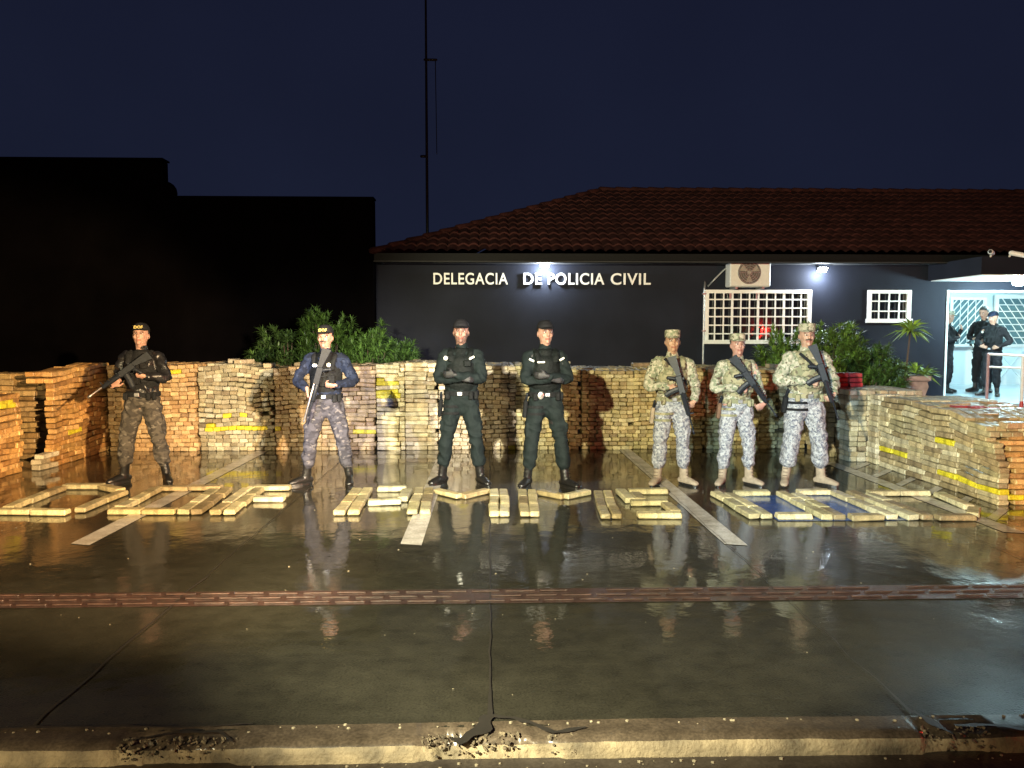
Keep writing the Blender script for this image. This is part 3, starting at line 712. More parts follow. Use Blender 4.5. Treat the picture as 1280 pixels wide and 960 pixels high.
def shrub(name, loc, rx, ry, h, ncl, lab, base, L=.17, seed=1, group='shrubs behind the stacked packages', lobes=None):
    r2 = random.Random(seed)
    rt = empty(name, loc, 0, lab, 'shrub', group); v = []; f = []; c = []; st_ = MB()
    lobes = lobes or [(0, 0, 1)]
    for k in range(ncl):
        a = r2.uniform(0, 2 * math.pi); e = r2.uniform(-.2, 1) ; rr = r2.uniform(.45, 1) ** .6
        z = h * (.45 + .5 * rr * max(e, -.3)); q = math.sqrt(max(.05, 1 - e * e * .85)) * rr
        p = V((rx * q * math.cos(a), ry * q * math.sin(a), z))
        p.z += .12 * h * noise.noise(V((p.x * 2.2, p.y * 2, seed))) ; p.x += .1 * noise.noise(V((p.z * 3, p.y, seed)))
        d = V((p.x / rx * .8, p.y / ry * .8, .75))
        nn = 3
        for j in range(nn):   # a twig carrying leaf whorls
            q2 = p + d.normalized() * (j * .07) + V((r2.uniform(-.02, .02),) * 3)
            leaves(v, f, c, q2, d, 17, L, .0095, 1.25, .5, base, r2)
        if k % 4 == 0: st_.tube([((p.x * .1, p.y * .1, 0), .018), ((p.x * .5, p.y * .5, z * .55), .012), (p, .006)], 5, (0, 1, 0), 1)
    leafobj('foliage', v, f, c, rt); st_.build('stem', M_stem, rt)
    return rt
G1 = (.075, .15, .04)
shrub('feathery_shrub', (-3.25, 12.55, 0), .62, .5, 1.72, 150, 'feathery dark green shrub leftmost behind the long package wall', G1, seed=1)
shrub('feathery_shrub', (-2.62, 12.65, 0), .50, .5, 2.02, 170, 'tallest feathery green shrub behind the rifleman in the blue shirt', (.11, .22, .045), seed=2)
shrub('feathery_shrub', (-1.95, 12.5, 0), .42, .45, 1.78, 130, 'feathery bright green shrub just right of the rifleman in the blue shirt', (.13, .26, .06), seed=3)
shrub('feathery_shrub', (-1.42, 12.5, 0), .30, .4, 1.62, 80, 'smallest feathery shrub at the right end of the left planting', (.10, .20, .05), seed=4)
shrub('feathery_shrub', (4.95, 12.6, 0), .52, .5, 1.68, 130, 'feathery shrub under the wide barred window left of the tallest camouflaged officer', (.15, .28, .05), seed=5)
shrub('feathery_shrub', (5.65, 12.7, 0), .62, .5, 1.86, 190, 'broad feathery green shrub right of the tallest camouflaged officer', (.15, .28, .05), seed=6)
shrub('feathery_shrub', (6.30, 12.6, 0), .45, .45, 1.55, 120, 'low dark feathery shrub in the middle of the right planting', (.09, .18, .04), seed=7)
shrub('feathery_shrub', (6.55, 12.9, 0), .26, .30, 1.42, 80, 'small feathery shrub next to the square stone planter', (.085, .16, .05), seed=8)
# potted plant
pp = empty('planter_plant', (7.10, 12.9, .41), 0, 'spiky leaved plant with one tall stem in a square stone planter', 'potted plant')
MB().box(-.38, .90, -.35, .38, -.41, 0.0).build('plinth', M_terr, pp)
b = MB(); 
rs = [(.0, .17), (.06, .19), (.10, .20), (.36, .26), (.44, .245), (.47, .285), (.54, .285)]
vs = []; fs = []
for z, r_ in rs:
    for (sx, sy) in ((-1, -1), (0, -1.04), (1, -1), (1.04, 0), (1, 1), (0, 1.04), (-1, 1), (-1.04, 0)): vs.append((sx * r_, sy * r_, z))
for i in range(len(rs) - 1):
    for k in range(8): fs.append((i * 8 + k, i * 8 + (k + 1) % 8, (i + 1) * 8 + (k + 1) % 8, (i + 1) * 8 + k))
fs.append(tuple(range(8))[::-1]); fs.append(tuple((len(rs) - 1) * 8 + k for k in range(8)))
b.add(vs, fs).build('planter', M_terr, pp)
r2 = random.Random(3); v = []; f = []; c = []
LG = (.34, .55, .08)
leaves(v, f, c, (.06, 0, 1.30), (0, 0, 1), 70, .42, .024, 1.75, .9, LG, r2)
for (x, y, z) in ((-.12, -.05, .60), (.12, -.08, .58), (.0, .08, .62), (.3, -.05, .55)): leaves(v, f, c, (x, y, z), (x * 1.5, y, .8), 42, .35, .022, 1.4, .8, (.28, .46, .08), r2)
leafobj('foliage', v, f, c, pp)
MB().tube([((.0, 0, .5), .02), ((.03, 0, .9), .016), ((.06, 0, 1.32), .014)], 8, sub=2).build('stem', M_stem, pp, smooth=True)
# thin plant inside the porch
ip = empty('indoor_plant', (11.0, 16.9, .41), 0, 'thin dark leaved plant between the officers inside the porch', 'potted plant')
v = []; f = []; c = []; b = MB(); r2 = random.Random(5)
for k in range(7):
    p = V((r2.uniform(-.28, .28), r2.uniform(-.2, .2), r2.uniform(.7, 1.3)))
    b.tube([((0, 0, .25), .01), (p * .55 + V((0, 0, .2)), .008), (p, .004)], 5, (0, 1, 0), 2)
    for j in range(9):
        q = V((0, 0, .25)).lerp(p, .2 + .8 * j / 8); leaves(v, f, c, q, (p.x, p.y, .4), 4, .13, .022, 1.5, .6, (.03, .028, .024), r2)
leafobj('foliage', v, f, c, ip); b.build('stem', M_stem, ip)
MB().tube([((0, 0, 0.02), .11), ((0, 0, .26), .15)], 14, sub=1, cap=False).build('pot', M_dark, ip, smooth=True)
# ------------------------------------------------------------------ wrapped packages
PB = []          # every stacked package: dict(c, yaw, tilt, dims, col, key, label)
TAN = [(.54, .46, .29), (.50, .41, .25), (.58, .51, .34), (.44, .35, .20), (.56, .48, .32), (.64, .58, .42), (.36, .28, .17), (.50, .44, .27)]
YEL = (.78, .66, .03); REDP = (.34, .03, .03)
ORD = ['', 'first', 'second', 'third', 'fourth', 'fifth', 'sixth', 'seventh', 'eighth', 'ninth', 'tenth', 'eleventh', 'twelfth', 'thirteenth', 'fourteenth', 'fifteenth', 'sixteenth', 'seventeenth', 'eighteenth', 'nineteenth', 'twentieth']
rp = random.Random(11)
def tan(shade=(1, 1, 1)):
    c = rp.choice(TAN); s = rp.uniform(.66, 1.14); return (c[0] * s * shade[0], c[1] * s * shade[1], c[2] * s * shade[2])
def put(x, y, z, yaw, dims, col=None, tilt=0.0, face=None, lab=None, roll=0.0, shade=(1, 1, 1)):
    PB.append(dict(c=(x, y, z), yaw=yaw, tilt=tilt, roll=roll, dims=dims, col=col or tan(shade), face=face, lab=lab))
LL, WW, HH = .33, .114, .060
def interp(x, tab):
    if x <= tab[0][0]: return tab[0][1]
    for (a, b), (c, d) in zip(tab[:-1], tab[1:]):
        if x <= c: return b + (d - b) * (x - a) / (c - a)
    return tab[-1][1]
# back wall: stacks side by side, seen from the front (x range, header or stretcher, wave strength, shade)
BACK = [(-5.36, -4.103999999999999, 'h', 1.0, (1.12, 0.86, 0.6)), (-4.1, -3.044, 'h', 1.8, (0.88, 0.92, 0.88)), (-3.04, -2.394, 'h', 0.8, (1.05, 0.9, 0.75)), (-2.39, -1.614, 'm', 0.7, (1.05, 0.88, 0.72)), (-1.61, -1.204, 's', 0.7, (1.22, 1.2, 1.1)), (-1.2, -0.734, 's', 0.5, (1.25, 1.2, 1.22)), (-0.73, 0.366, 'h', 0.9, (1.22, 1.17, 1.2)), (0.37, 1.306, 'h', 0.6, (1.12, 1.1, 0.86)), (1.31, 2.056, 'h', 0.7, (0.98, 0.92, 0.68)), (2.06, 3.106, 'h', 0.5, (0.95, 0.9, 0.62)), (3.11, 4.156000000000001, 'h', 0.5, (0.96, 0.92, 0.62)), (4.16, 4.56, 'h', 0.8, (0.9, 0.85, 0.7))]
TOPZ = [(-5.3, 1.22), (-4.6, 1.21), (-4.1, 1.23), (-3.6, 1.215), (-3.2, 1.15), (-2.7, 1.20), (-1.7, 1.20), (-1.2, 1.25), (-.7, 1.23), (0, 1.21), (.5, 1.20), (1.3, 1.15), (2.0, 1.14), (3.0, 1.17), (4.5, 1.13)]
yel_marks = [(-1.45, .80, .34), (-1.5, .86, .2), (-1.55, .98, .3), (-3.55, .34, .5), (-3.3, .33, .25), (-3.9, .34, .25), (-2.98, .31, .12), (-3.45, .52, .10), (-3.7, .5, .12), (-1.72, .28, .16), (-.1, 1.17, .14), (-.42, .79, .09), (-4.45, 1.15, .13), (.35, .0, .1)]
for (x0, x1, kind, wv, shd) in BACK:
    nr = 20; cx = (x0 + x1) / 2; top = [TOPZ]
    sd = rp.uniform(0, 50)
    for r_ in range(nr):
        x = x0 + (.0 if r_ % 2 else -.0); first = True
        while x < x1 - .04:
            k = kind if kind != 'm' else ('s' if rp.random() < .45 else 'h')
            if k == 's' and rp.random() < .12: k = 'h'
            W_ = (LL if k == 's' else WW) * rp.uniform(.92, 1.05)
            if first and r_ % 2 and kind != 's': W_ *= .72
            first = False
            if x + W_ > x1 + .03: W_ = x1 - x
            if W_ < .05: break
            xc = x + W_ / 2; hh = interp(xc, TOPZ) / nr
            wz = wv * .030 * noise.noise(V((xc * 2.6 + sd, r_ * .22, sd))) * min(1, r_ / 3) ; 
            z = hh * (r_ + .5) + wz * (0.3 if r_ in (0,) else 1)
            z2 = wv * .030 * noise.noise(V(((xc + .05) * 2.6 + sd, r_ * .22, sd))) * min(1, r_ / 3)
            tilt = math.atan2(z2 - wz, .05) + rp.gauss(0, .035)
            y = 10.90 + .06 * noise.noise(V((xc * 1.5, r_ * .25, 3 + sd))) + rp.uniform(-.020, .014)
            sx = .012 * wv * noise.noise(V((cx, r_ * .2, sd))) 
            col = None
            for (a, b_, w_) in yel_marks:
                if abs(xc - a) < max(w_ / 2, W_ * .5) and abs(z - b_) < hh * .52: col = YEL
            if rp.random() < .0035: x += W_; continue
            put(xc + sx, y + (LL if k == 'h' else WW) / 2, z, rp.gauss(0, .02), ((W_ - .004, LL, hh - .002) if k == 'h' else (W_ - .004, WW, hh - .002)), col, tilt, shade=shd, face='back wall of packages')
            x += W_
    # packages further back, seen only over the top
    for r_ in (17, 18, 19):
        for dy in ((LL + .01,) if kind == 'h' else (WW, WW * 2 + .01)) + (.70, 1.04):
            x = x0
            while x < x1 - .05:
                W_ = min(WW, x1 - x); hh = interp(x, TOPZ) / nr
                put(x + W_ / 2, 10.90 + dy + LL / 2, hh * (r_ + .5) + rp.uniform(-.004, .008), rp.gauss(0, .05), (W_ - .008, LL, hh - .002), None, rp.gauss(0, .03), shade=shd)
                x += W_
    x = x0
    while x < x1 - .2:      # loose ones on the top
        if rp.random() < .30: put(x + .1, 10.95 + rp.uniform(.1, .9), interp(x, TOPZ) + .034, rp.choice((0, 1.57)) + rp.gauss(0, .25), (WW, LL, .06), None, rp.gauss(0, .03))
        x += .2
    MBb = None
# a solid core of hidden courses is not built: only faces and tops can be seen

def stack(x0, x1, y0, y1, ztop, nr, labname, faces, amp=.02, shade=(1, 1, 1), lean=0.0, hollow=True, yel=(), endlong=True, step=0.0):
    """rows of packages lying along y on the x faces and across on the y faces. ztop(y) gives the height"""
    sd = rp.uniform(0, 99)
    for r_ in range(nr):
        y = y0 - (.0 if r_ % 2 or x1 - x0 < .6 else .09) + rp.uniform(-.012, .012); k = 0
        if step: y = y0 + step * max(0, r_ - nr * .45) ** 1.0 * rp.uniform(.4, 1.1)
        ys = y
        while y < y1 - .05:
            L_ = LL * rp.uniform(.90, 1.06); L_ = min(L_, y1 - y)
            if k == 0 and r_ % 2 and not step: L_ *= .6
            yc = y + L_ / 2; hh = ztop(yc) / nr
            def dz(q): return amp * noise.noise(V((q * 2.0 + sd, r_ * .25, sd))) * min(1, r_ / 3)
            z = hh * (r_ + .5) + dz(yc); sl = math.atan2(dz(yc + .05) - dz(yc), .05) + math.atan2((ztop(yc + .1) - ztop(yc)) * (r_ / nr), .1)
            k += 1
            dx = lean * noise.noise(V((yc * 1.3 + sd, r_ * .22, 1)))
            col = None
            for (a, b_, w_) in yel:
                if abs(yc - a) < w_ and abs(z - b_) < hh * .55: col = YEL
            if x1 > x0:
                cols_ = int((x1 - x0) / WW)
            for q in range(cols_):
                inner = (q == 0 and 'l' in faces) or (q == cols_ - 1 and 'r' in faces)
                if not inner and r_ < nr - 2: continue
                xc = x0 + (q + .5) * WW
                lab = '%s course up, %s from near end, side of %s' % (ORD[r_ + 1], ORD[k] if k < 20 else 'far', labname) if inner else None
                put(xc + dx + rp.uniform(-.008, .008), yc, z, math.pi / 2 + rp.gauss(0, .018), (L_ - .006, WW - .004, hh - .002), col, -sl if False else sl, shade=shade, face=(labname if inner else None), lab=lab)
            y += L_
        if 'n' in faces and x1 - x0 > .6:      # near end facing the camera: packages lying across
            x = x0 + (WW if 'l' in faces else 0) + (0 if r_ % 2 else .07); xe = x1 - (WW if 'r' in faces else 0); k = 0
            while x < xe - .05:
                L_ = min(LL * rp.uniform(.9, 1.05), xe - x); k += 1; hh = ztop(y0) / nr
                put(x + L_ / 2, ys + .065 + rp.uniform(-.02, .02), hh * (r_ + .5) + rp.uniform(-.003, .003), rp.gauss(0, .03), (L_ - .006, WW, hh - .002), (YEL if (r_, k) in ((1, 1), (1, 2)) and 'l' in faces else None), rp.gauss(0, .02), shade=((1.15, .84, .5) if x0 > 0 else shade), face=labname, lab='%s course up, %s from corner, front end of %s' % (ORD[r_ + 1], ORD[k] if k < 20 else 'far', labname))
                if x1 > 0: put(x + L_ / 2, ys + .065 + WW + .02, hh * (r_ + .5), 0, (L_ + .02, WW, hh - .002), None, 0, shade=shade)
                x += L_
stack(-6.75, -5.50, 7.75, 9.35, lambda y: interp(y, [(7.7, .90), (9.3, .96)]), 15, 'low left stack', 'rn', .045, (1.25, .82, .42), .05, yel=((9.0, .83, .26),))
stack(-6.95, -5.78, 10.30, 11.15, lambda y: 1.12, 16, 'middle left stack', 'rn', .03, (.85, .66, .42), .03)
stack(-5.76, -5.39, 9.66, 11.15, lambda y: interp(y, [(9.6, 1.15), (10.2, 1.20), (11.1, 1.24)]), 19, 'tall left stack', 'rn', .05, (1.25, .82, .42), .07, yel=((10.2, .42, .12),))
stack(4.88, 5.98, 7.17, 9.45, lambda y: interp(y, [(7.1, .70), (7.6, .78), (8.1, .84), (9.4, .88)]), 14, 'long right stack', 'ln', .04, (1.0, .97, .85), .03, step=.045, yel=((9.2, .25, .3), (7.95, .48, .16), (7.75, .14, .3), (7.3, .14, .2)))
# staggered planks at the near end of the right stack
for k in range(10):
    put(5.2 + rp.uniform(-.1, .6), 7.45 + k * .13 + rp.uniform(-.05, .05), .735 + k * .012 + rp.uniform(0, .02), rp.uniform(-.25, .25), (LL, WW, .06), REDP if k in (6, 7) else None, rp.gauss(0, .03), shade=(1.05, .85, .7), face='top right', lab='%s loose package from near end, lying on top of the long right stack' % ORD[k + 1])
# narrow columns in the corner between back wall and right stack
for (x, y, ya, zt, nr, nm) in ((4.62, 10.55, .33, 1.06, 16, 'a'), (4.60, 10.12, .33, .94, 14, 'b'), (4.70, 9.72, .33, .93, 14, 'c'), (4.95, 9.5, .24, .89, 13, 'd')):
    ln = rp.uniform(-.03, .03)
    for r_ in range(nr):
        hh = zt / nr
        for q in range(3):
            put(x + q * WW + ln * math.sin(r_ * .35) + rp.uniform(-.008, .008), y + ya / 2, hh * (r_ + .5), math.pi / 2 + rp.gauss(0, .03), (ya - .01, WW - .006, hh - .002), None, rp.gauss(0, .02), face='corner')
for x0_, y0_ in ((5.1, 9.75), (5.1, 10.1), (5.1, 10.45)):
    for r_ in (12, 13):
        for q in range(5): put(x0_ + q * WW, y0_ + .17, .066 * (r_ + .5), math.pi / 2 + rp.gauss(0, .03), (LL - .01, WW - .006, .062), None)
# small pile on the corner, given a red base colour
for k in range(3):
    for q in range(2):
        put(4.74 + q * .185 + rp.uniform(-.01, .01), 10.25 + rp.uniform(-.02, .02), .97 + .065 * k, rp.gauss(0, .06), (.175, .15, .060), REDP, rp.gauss(0, .015), face='red', lab='red package, %s from the bottom, %s side of small red pile' % (ORD[k + 1], ('left', 'right')[q]))
# fallen ones in the gap on the left
for k in range(4):
    put(-5.52 + rp.uniform(-.05, .05), 9.55 + rp.uniform(-.06, .06), .034 + .062 * (k % 3), rp.uniform(1.2, 1.9), (LL, WW, .06), None, rp.gauss(0, .05), face='gap', lab='fallen package, %s from the bottom, in the gap between two left stacks' % ORD[k + 1])

def pack_verts(p):
    L, W, H = p['dims']; c = min(.009, H * .2)
    vs, _ = cbox((0, 0, 0), (L, W, H), c); a = np.array(vs)
    r3 = random.Random(hash((round(p['c'][0], 3), round(p['c'][1], 3), round(p['c'][2], 3))) & 0xffff)
    loc = a.copy() if L >= W else a[:, [1, 0, 2]]; loc = loc + np.array([r3.uniform(-.03, .03), 0, 0])
    a += np.array([[r3.uniform(-.004, .004) for _ in range(3)] for _ in range(8)]).repeat(3, axis=0)
    M = Matrix.Rotation(p['yaw'], 4, 'Z') @ Matrix.Rotation(-p['tilt'], 4, 'Y') @ Matrix.Rotation(p['roll'], 4, 'X')
    return a, M, loc
def cdist(p):
    d = V(p['c']) - V((0, 0, 1.65)); f = V((math.sin(R(1.67)), math.cos(R(1.67)), -math.sin(R(3.7)))); z = d.dot(f)
    x = d.x * math.cos(R(1.67)) - d.y * math.sin(R(1.67))
    return (z, abs(x) / z < .66)
LETTER = []
def stroke(letter, nm, p0, p1, n, ends, wd=.112):
    p0 = V(p0 + (0,)); p1 = V(p1 + (0,)); L = (p1 - p0).length / n; yaw = math.atan2(p1.y - p0.y, p1.x - p0.x)
    for k in range(n):
        c = p0.lerp(p1, (k + .5) / n)
        if n == 1: ln = 'package forming the %s of %s on the ground' % (nm, letter)
        else: ln = 'package, %s from %s, %s of %s' % (ORD[k + 1], ends, nm, letter)
        LETTER.append(dict(c=(c.x + rp.uniform(-.006, .006), c.y + rp.uniform(-.006, .006), .0302), yaw=yaw + rp.gauss(0, .02), tilt=0, roll=0, dims=(L - .008, wd * .95, .050), col=tan((1.0, 1.0, .84)), lab=ln))
DL = 'D in left word'
stroke(DL, 'bottom row', (-4.53, 7.10), (-3.85, 7.04), 2, 'left'); stroke(DL, 'left upright', (-4.50, 7.19), (-4.52, 8.16), 3, 'near end')
stroke(DL, 'top bar', (-4.55, 8.25), (-4.12, 8.25), 1, 'left'); stroke(DL, 'slanted upper corner', (-4.12, 8.20), (-3.82, 7.98), 1, ''); stroke(DL, 'right upright', (-3.79, 7.10), (-3.76, 7.92), 2, 'near end')
OL = 'O in left word'
stroke(OL, 'bottom row', (-3.50, 7.08), (-2.87, 7.05), 2, 'left'); stroke(OL, 'inner right upright', (-2.80, 7.0), (-2.86, 7.98), 3, 'near end'); stroke(OL, 'outer right upright', (-2.68, 7.0), (-2.74, 8.05), 3, 'near end')
stroke(OL, 'top row', (-3.52, 8.13), (-2.82, 8.12), 2, 'left'); stroke(OL, 'left upright', (-3.45, 7.17), (-3.48, 8.05), 3, 'near end')
FL = 'F in left word'
stroke(FL, 'left upright half', (-2.50, 6.97), (-2.53, 8.02), 3, 'near end'); stroke(FL, 'right upright half', (-2.38, 6.97), (-2.41, 8.02), 3, 'near end'); stroke(FL, 'top arm', (-2.56, 8.10), (-2.11, 8.10), 1, ''); stroke(FL, 'middle arm', (-2.33, 7.56), (-2.02, 7.56), 1, '')
PL = 'P in middle word'
stroke(PL, 'left upright half', (-1.37, 6.93), (-1.39, 8.0), 3, 'near end'); stroke(PL, 'right upright half', (-1.25, 6.93), (-1.27, 8.0), 3, 'near end'); stroke(PL, 'bowl top', (-1.19, 8.03), (-.88, 8.03), 1, ''); stroke(PL, 'right bowl side', (-.85, 7.93), (-.86, 7.48), 1, ''); stroke(PL, 'bowl bottom', (-1.18, 7.38), (-.86, 7.40), 1, '')
M1 = 'first M in middle word'
stroke(M1, 'outer left upright', (-.71, 6.93), (-.74, 7.98), 3, 'near end', .104); stroke(M1, 'inner left upright', (-.60, 6.93), (-.63, 7.98), 3, 'near end', .104); stroke(M1, 'falling V stroke', (-.56, 7.90), (-.30, 7.62), 1, '', .095); stroke(M1, 'rising V stroke', (-.28, 7.62), (-.03, 7.90), 1, '', .095)
stroke(M1, 'inner right upright', (.04, 6.84), (.05, 7.88), 3, 'near end', .092); stroke(M1, 'outer right upright', (.137, 6.84), (.147, 7.88), 3, 'near end', .092)
M2 = 'second M in middle word'
stroke(M2, 'outer left upright', (.31, 6.82), (.335, 7.86), 3, 'near end', .092); stroke(M2, 'inner left upright', (.407, 6.82), (.432, 7.86), 3, 'near end', .092); stroke(M2, 'falling V stroke', (.50, 7.82), (.74, 7.58), 1, '', .095); stroke(M2, 'rising V stroke', (.76, 7.58), (1.02, 7.82), 1, '', .095)
stroke(M2, 'inner right upright', (1.03, 6.72), (1.10, 7.76), 3, 'near end', .092); stroke(M2, 'outer right upright', (1.128, 6.72), (1.198, 7.76), 3, 'near end', .092)
SL = 'S in middle word'
stroke(SL, 'top bar', (1.43, 7.82), (1.84, 7.82), 1, ''); stroke(SL, 'upper left side', (1.36, 7.84), (1.38, 7.36), 1, ''); stroke(SL, 'middle bar', (1.35, 7.28), (1.72, 7.28), 1, ''); stroke(SL, 'inner rib', (1.48, 7.70), (1.48, 7.38), 1, ''); stroke(SL, 'lower right side', (1.68, 7.20), (1.70, 6.86), 1, ''); stroke(SL, 'bottom bar', (1.32, 6.78), (1.72, 6.78), 1, '')
CL = 'C in right word'
stroke(CL, 'outer left upright', (2.30, 7.70), (2.36, 6.68), 3, 'far end'); stroke(CL, 'inner left upright', (2.42, 7.62), (2.48, 6.68), 3, 'far end'); stroke(CL, 'top bar', (2.49, 7.70), (2.86, 7.70), 1, ''); stroke(CL, 'bottom bar', (2.56, 6.70), (2.88, 6.70), 1, '')
O2 = 'O in right word'
stroke(O2, 'outer left upright', (2.97, 7.68), (2.99, 6.62), 3, 'far end'); stroke(O2, 'inner left upright', (3.09, 7.60), (3.11, 6.62), 3, 'far end'); stroke(O2, 'top bar', (3.16, 7.72), (3.50, 7.72), 1, ''); stroke(O2, 'bottom bar', (3.19, 6.64), (3.50, 6.64), 1, ''); stroke(O2, 'right upright', (3.53, 7.70), (3.57, 6.62), 3, 'far end')
D2 = 'D in right word'
stroke(D2, 'left upright', (3.70, 7.68), (3.76, 6.60), 3, 'far end'); stroke(D2, 'inner left rib', (3.83, 7.55), (3.87, 6.60), 3, 'far end'); stroke(D2, 'top row', (3.86, 7.66), (4.50, 7.66), 2, 'left'); stroke(D2, 'right upright', (4.55, 7.60), (4.50, 6.98), 2, 'far end'); stroke(D2, 'bottom bar', (3.95, 6.62), (4.30, 6.62), 1, ''); stroke(D2, 'slanted lower corner', (4.32, 6.66), (4.50, 6.92), 1, '')

def single(p, group, face=None):
    a, M, loc = pack_verts(p)
    me = bpy.data.meshes.new('wrapped_package'); me.from_pydata([tuple(q) for q in a], [], _TF); me.materials.append(M_pack)
    ca = me.color_attributes.new('tint', 'FLOAT_COLOR', 'POINT'); ca.data.foreach_set('color', list(p['col'] + (1,)) * len(a))
    pa = me.attributes.new('place', 'FLOAT_VECTOR', 'POINT'); pa.data.foreach_set('vector', loc.reshape(-1))
    o = bpy.data.objects.new('wrapped_package', me); COL.objects.link(o); o.matrix_world = Matrix.Translation(p['c']) @ M
    kind = 'yellow' if p['col'] is YEL else ('red' if p['col'] is REDP else 'tan')
    lab = p['lab'] if p['lab'].startswith('red') else kind + ' ' + p['lab'] if not p['lab'].startswith(('fallen',)) else p['lab']
    if 'course up' in lab: lab = lab.replace(kind + ' ', kind + ' package, ', 1)
    setp(o, lab, 'package', group)
for p in LETTER: single(p, 'packages laid out as letters on the wet ground')
cand = [(cdist(p)[0], i) for i, p in enumerate(PB) if p['lab'] and cdist(p)[1]]
cand.sort(); picked = set(i for _, i in cand[:300 - len(LETTER)])
used = {}
for i in sorted(picked):
    p = PB[i]
    l = p['lab']; used[l] = used.get(l, 0) + 1
    single(p, 'wrapped packages stacked along the forecourt')
vs = []; cs = []; fs = []; ls_ = []; n = 0
for i, p in enumerate(PB):
    if i in picked: continue
    a, M, loc = pack_verts(p); ls_.append(loc); Mn = np.array(M)[:3, :3]
    a = a @ Mn.T + np.array(p['c']); vs.append(a); cs.append(np.tile(np.array(p['col'] + (1,)), (len(a), 1)))
    fs += [tuple(k + n for k in f) for f in _TF]; n += len(a)
me = bpy.data.meshes.new('package_wall'); me.from_pydata(np.vstack(vs).tolist(), [], fs); me.materials.append(M_pack)
ca = me.color_attributes.new('tint', 'FLOAT_COLOR', 'POINT'); ca.data.foreach_set('color', np.vstack(cs).reshape(-1))
pa = me.attributes.new('place', 'FLOAT_VECTOR', 'POINT'); pa.data.foreach_set('vector', np.vstack(ls_).reshape(-1))
o = bpy.data.objects.new('package_wall', me); COL.objects.link(o); setp(o, 'long chest high wall of tan wrapped packages behind the officers', 'package wall', kind='stuff')
print('packages', len(PB), 'letters', len(LETTER), 'picked', len(picked), 'dups', [k for k, v in used.items() if v > 1][:3])
# ------------------------------------------------------------------ people
def lrp(a, b, t): return V(a).lerp(V(b), t)
def hand(b, w, d, n, curl=.5, thumb=1, spread=0.0):
    w = V(w); d = V(d).normalized(); n = V(n).normalized(); n = (n - d * n.dot(d)).normalized(); s = d.cross(n)
    b.tube([(w - d * .02, .025, .021), (w + d * .02, .033, .018), (w + d * .055, .042, .016), (w + d * .085, .040, .014)], 12, n, 2)
    for off, L in ((-.030, .062), (-.0105, .074), (.0105, .070), (.030, .055)):
        p = w + d * (.080 - abs(off) * .25) + s * off; a = 0; pts = [(p - d * .02, .0105)]; q = p.copy()
        for sg, r_ in ((.45, .0100), (.32, .0092), (.27, .0082)):
            a += curl * .75; dd = d * math.cos(a) + n * math.sin(a) + s * off * spread; pts.append((q.copy(), r_)); q = q + dd.normalized() * L * sg
        pts.append((q, .0072)); b.tube(pts, 8, n, 1)
    t0 = w + d * .020 + s * .026 * thumb; t1 = t0 + (d * .6 + s * thumb * .8 + n * .25).normalized() * .035; t2 = t1 + (d * .8 + s * thumb * .25 + n * (.35 + .5 * curl)).normalized() * .032; t3 = t2 + (d * .8 - s * thumb * .1 + n * (.3 + .8 * curl)).normalized() * .024
    b.tube([(t0, .014), (t1, .0125), (t2, .011), (t3, .0085)], 8, n, 1)

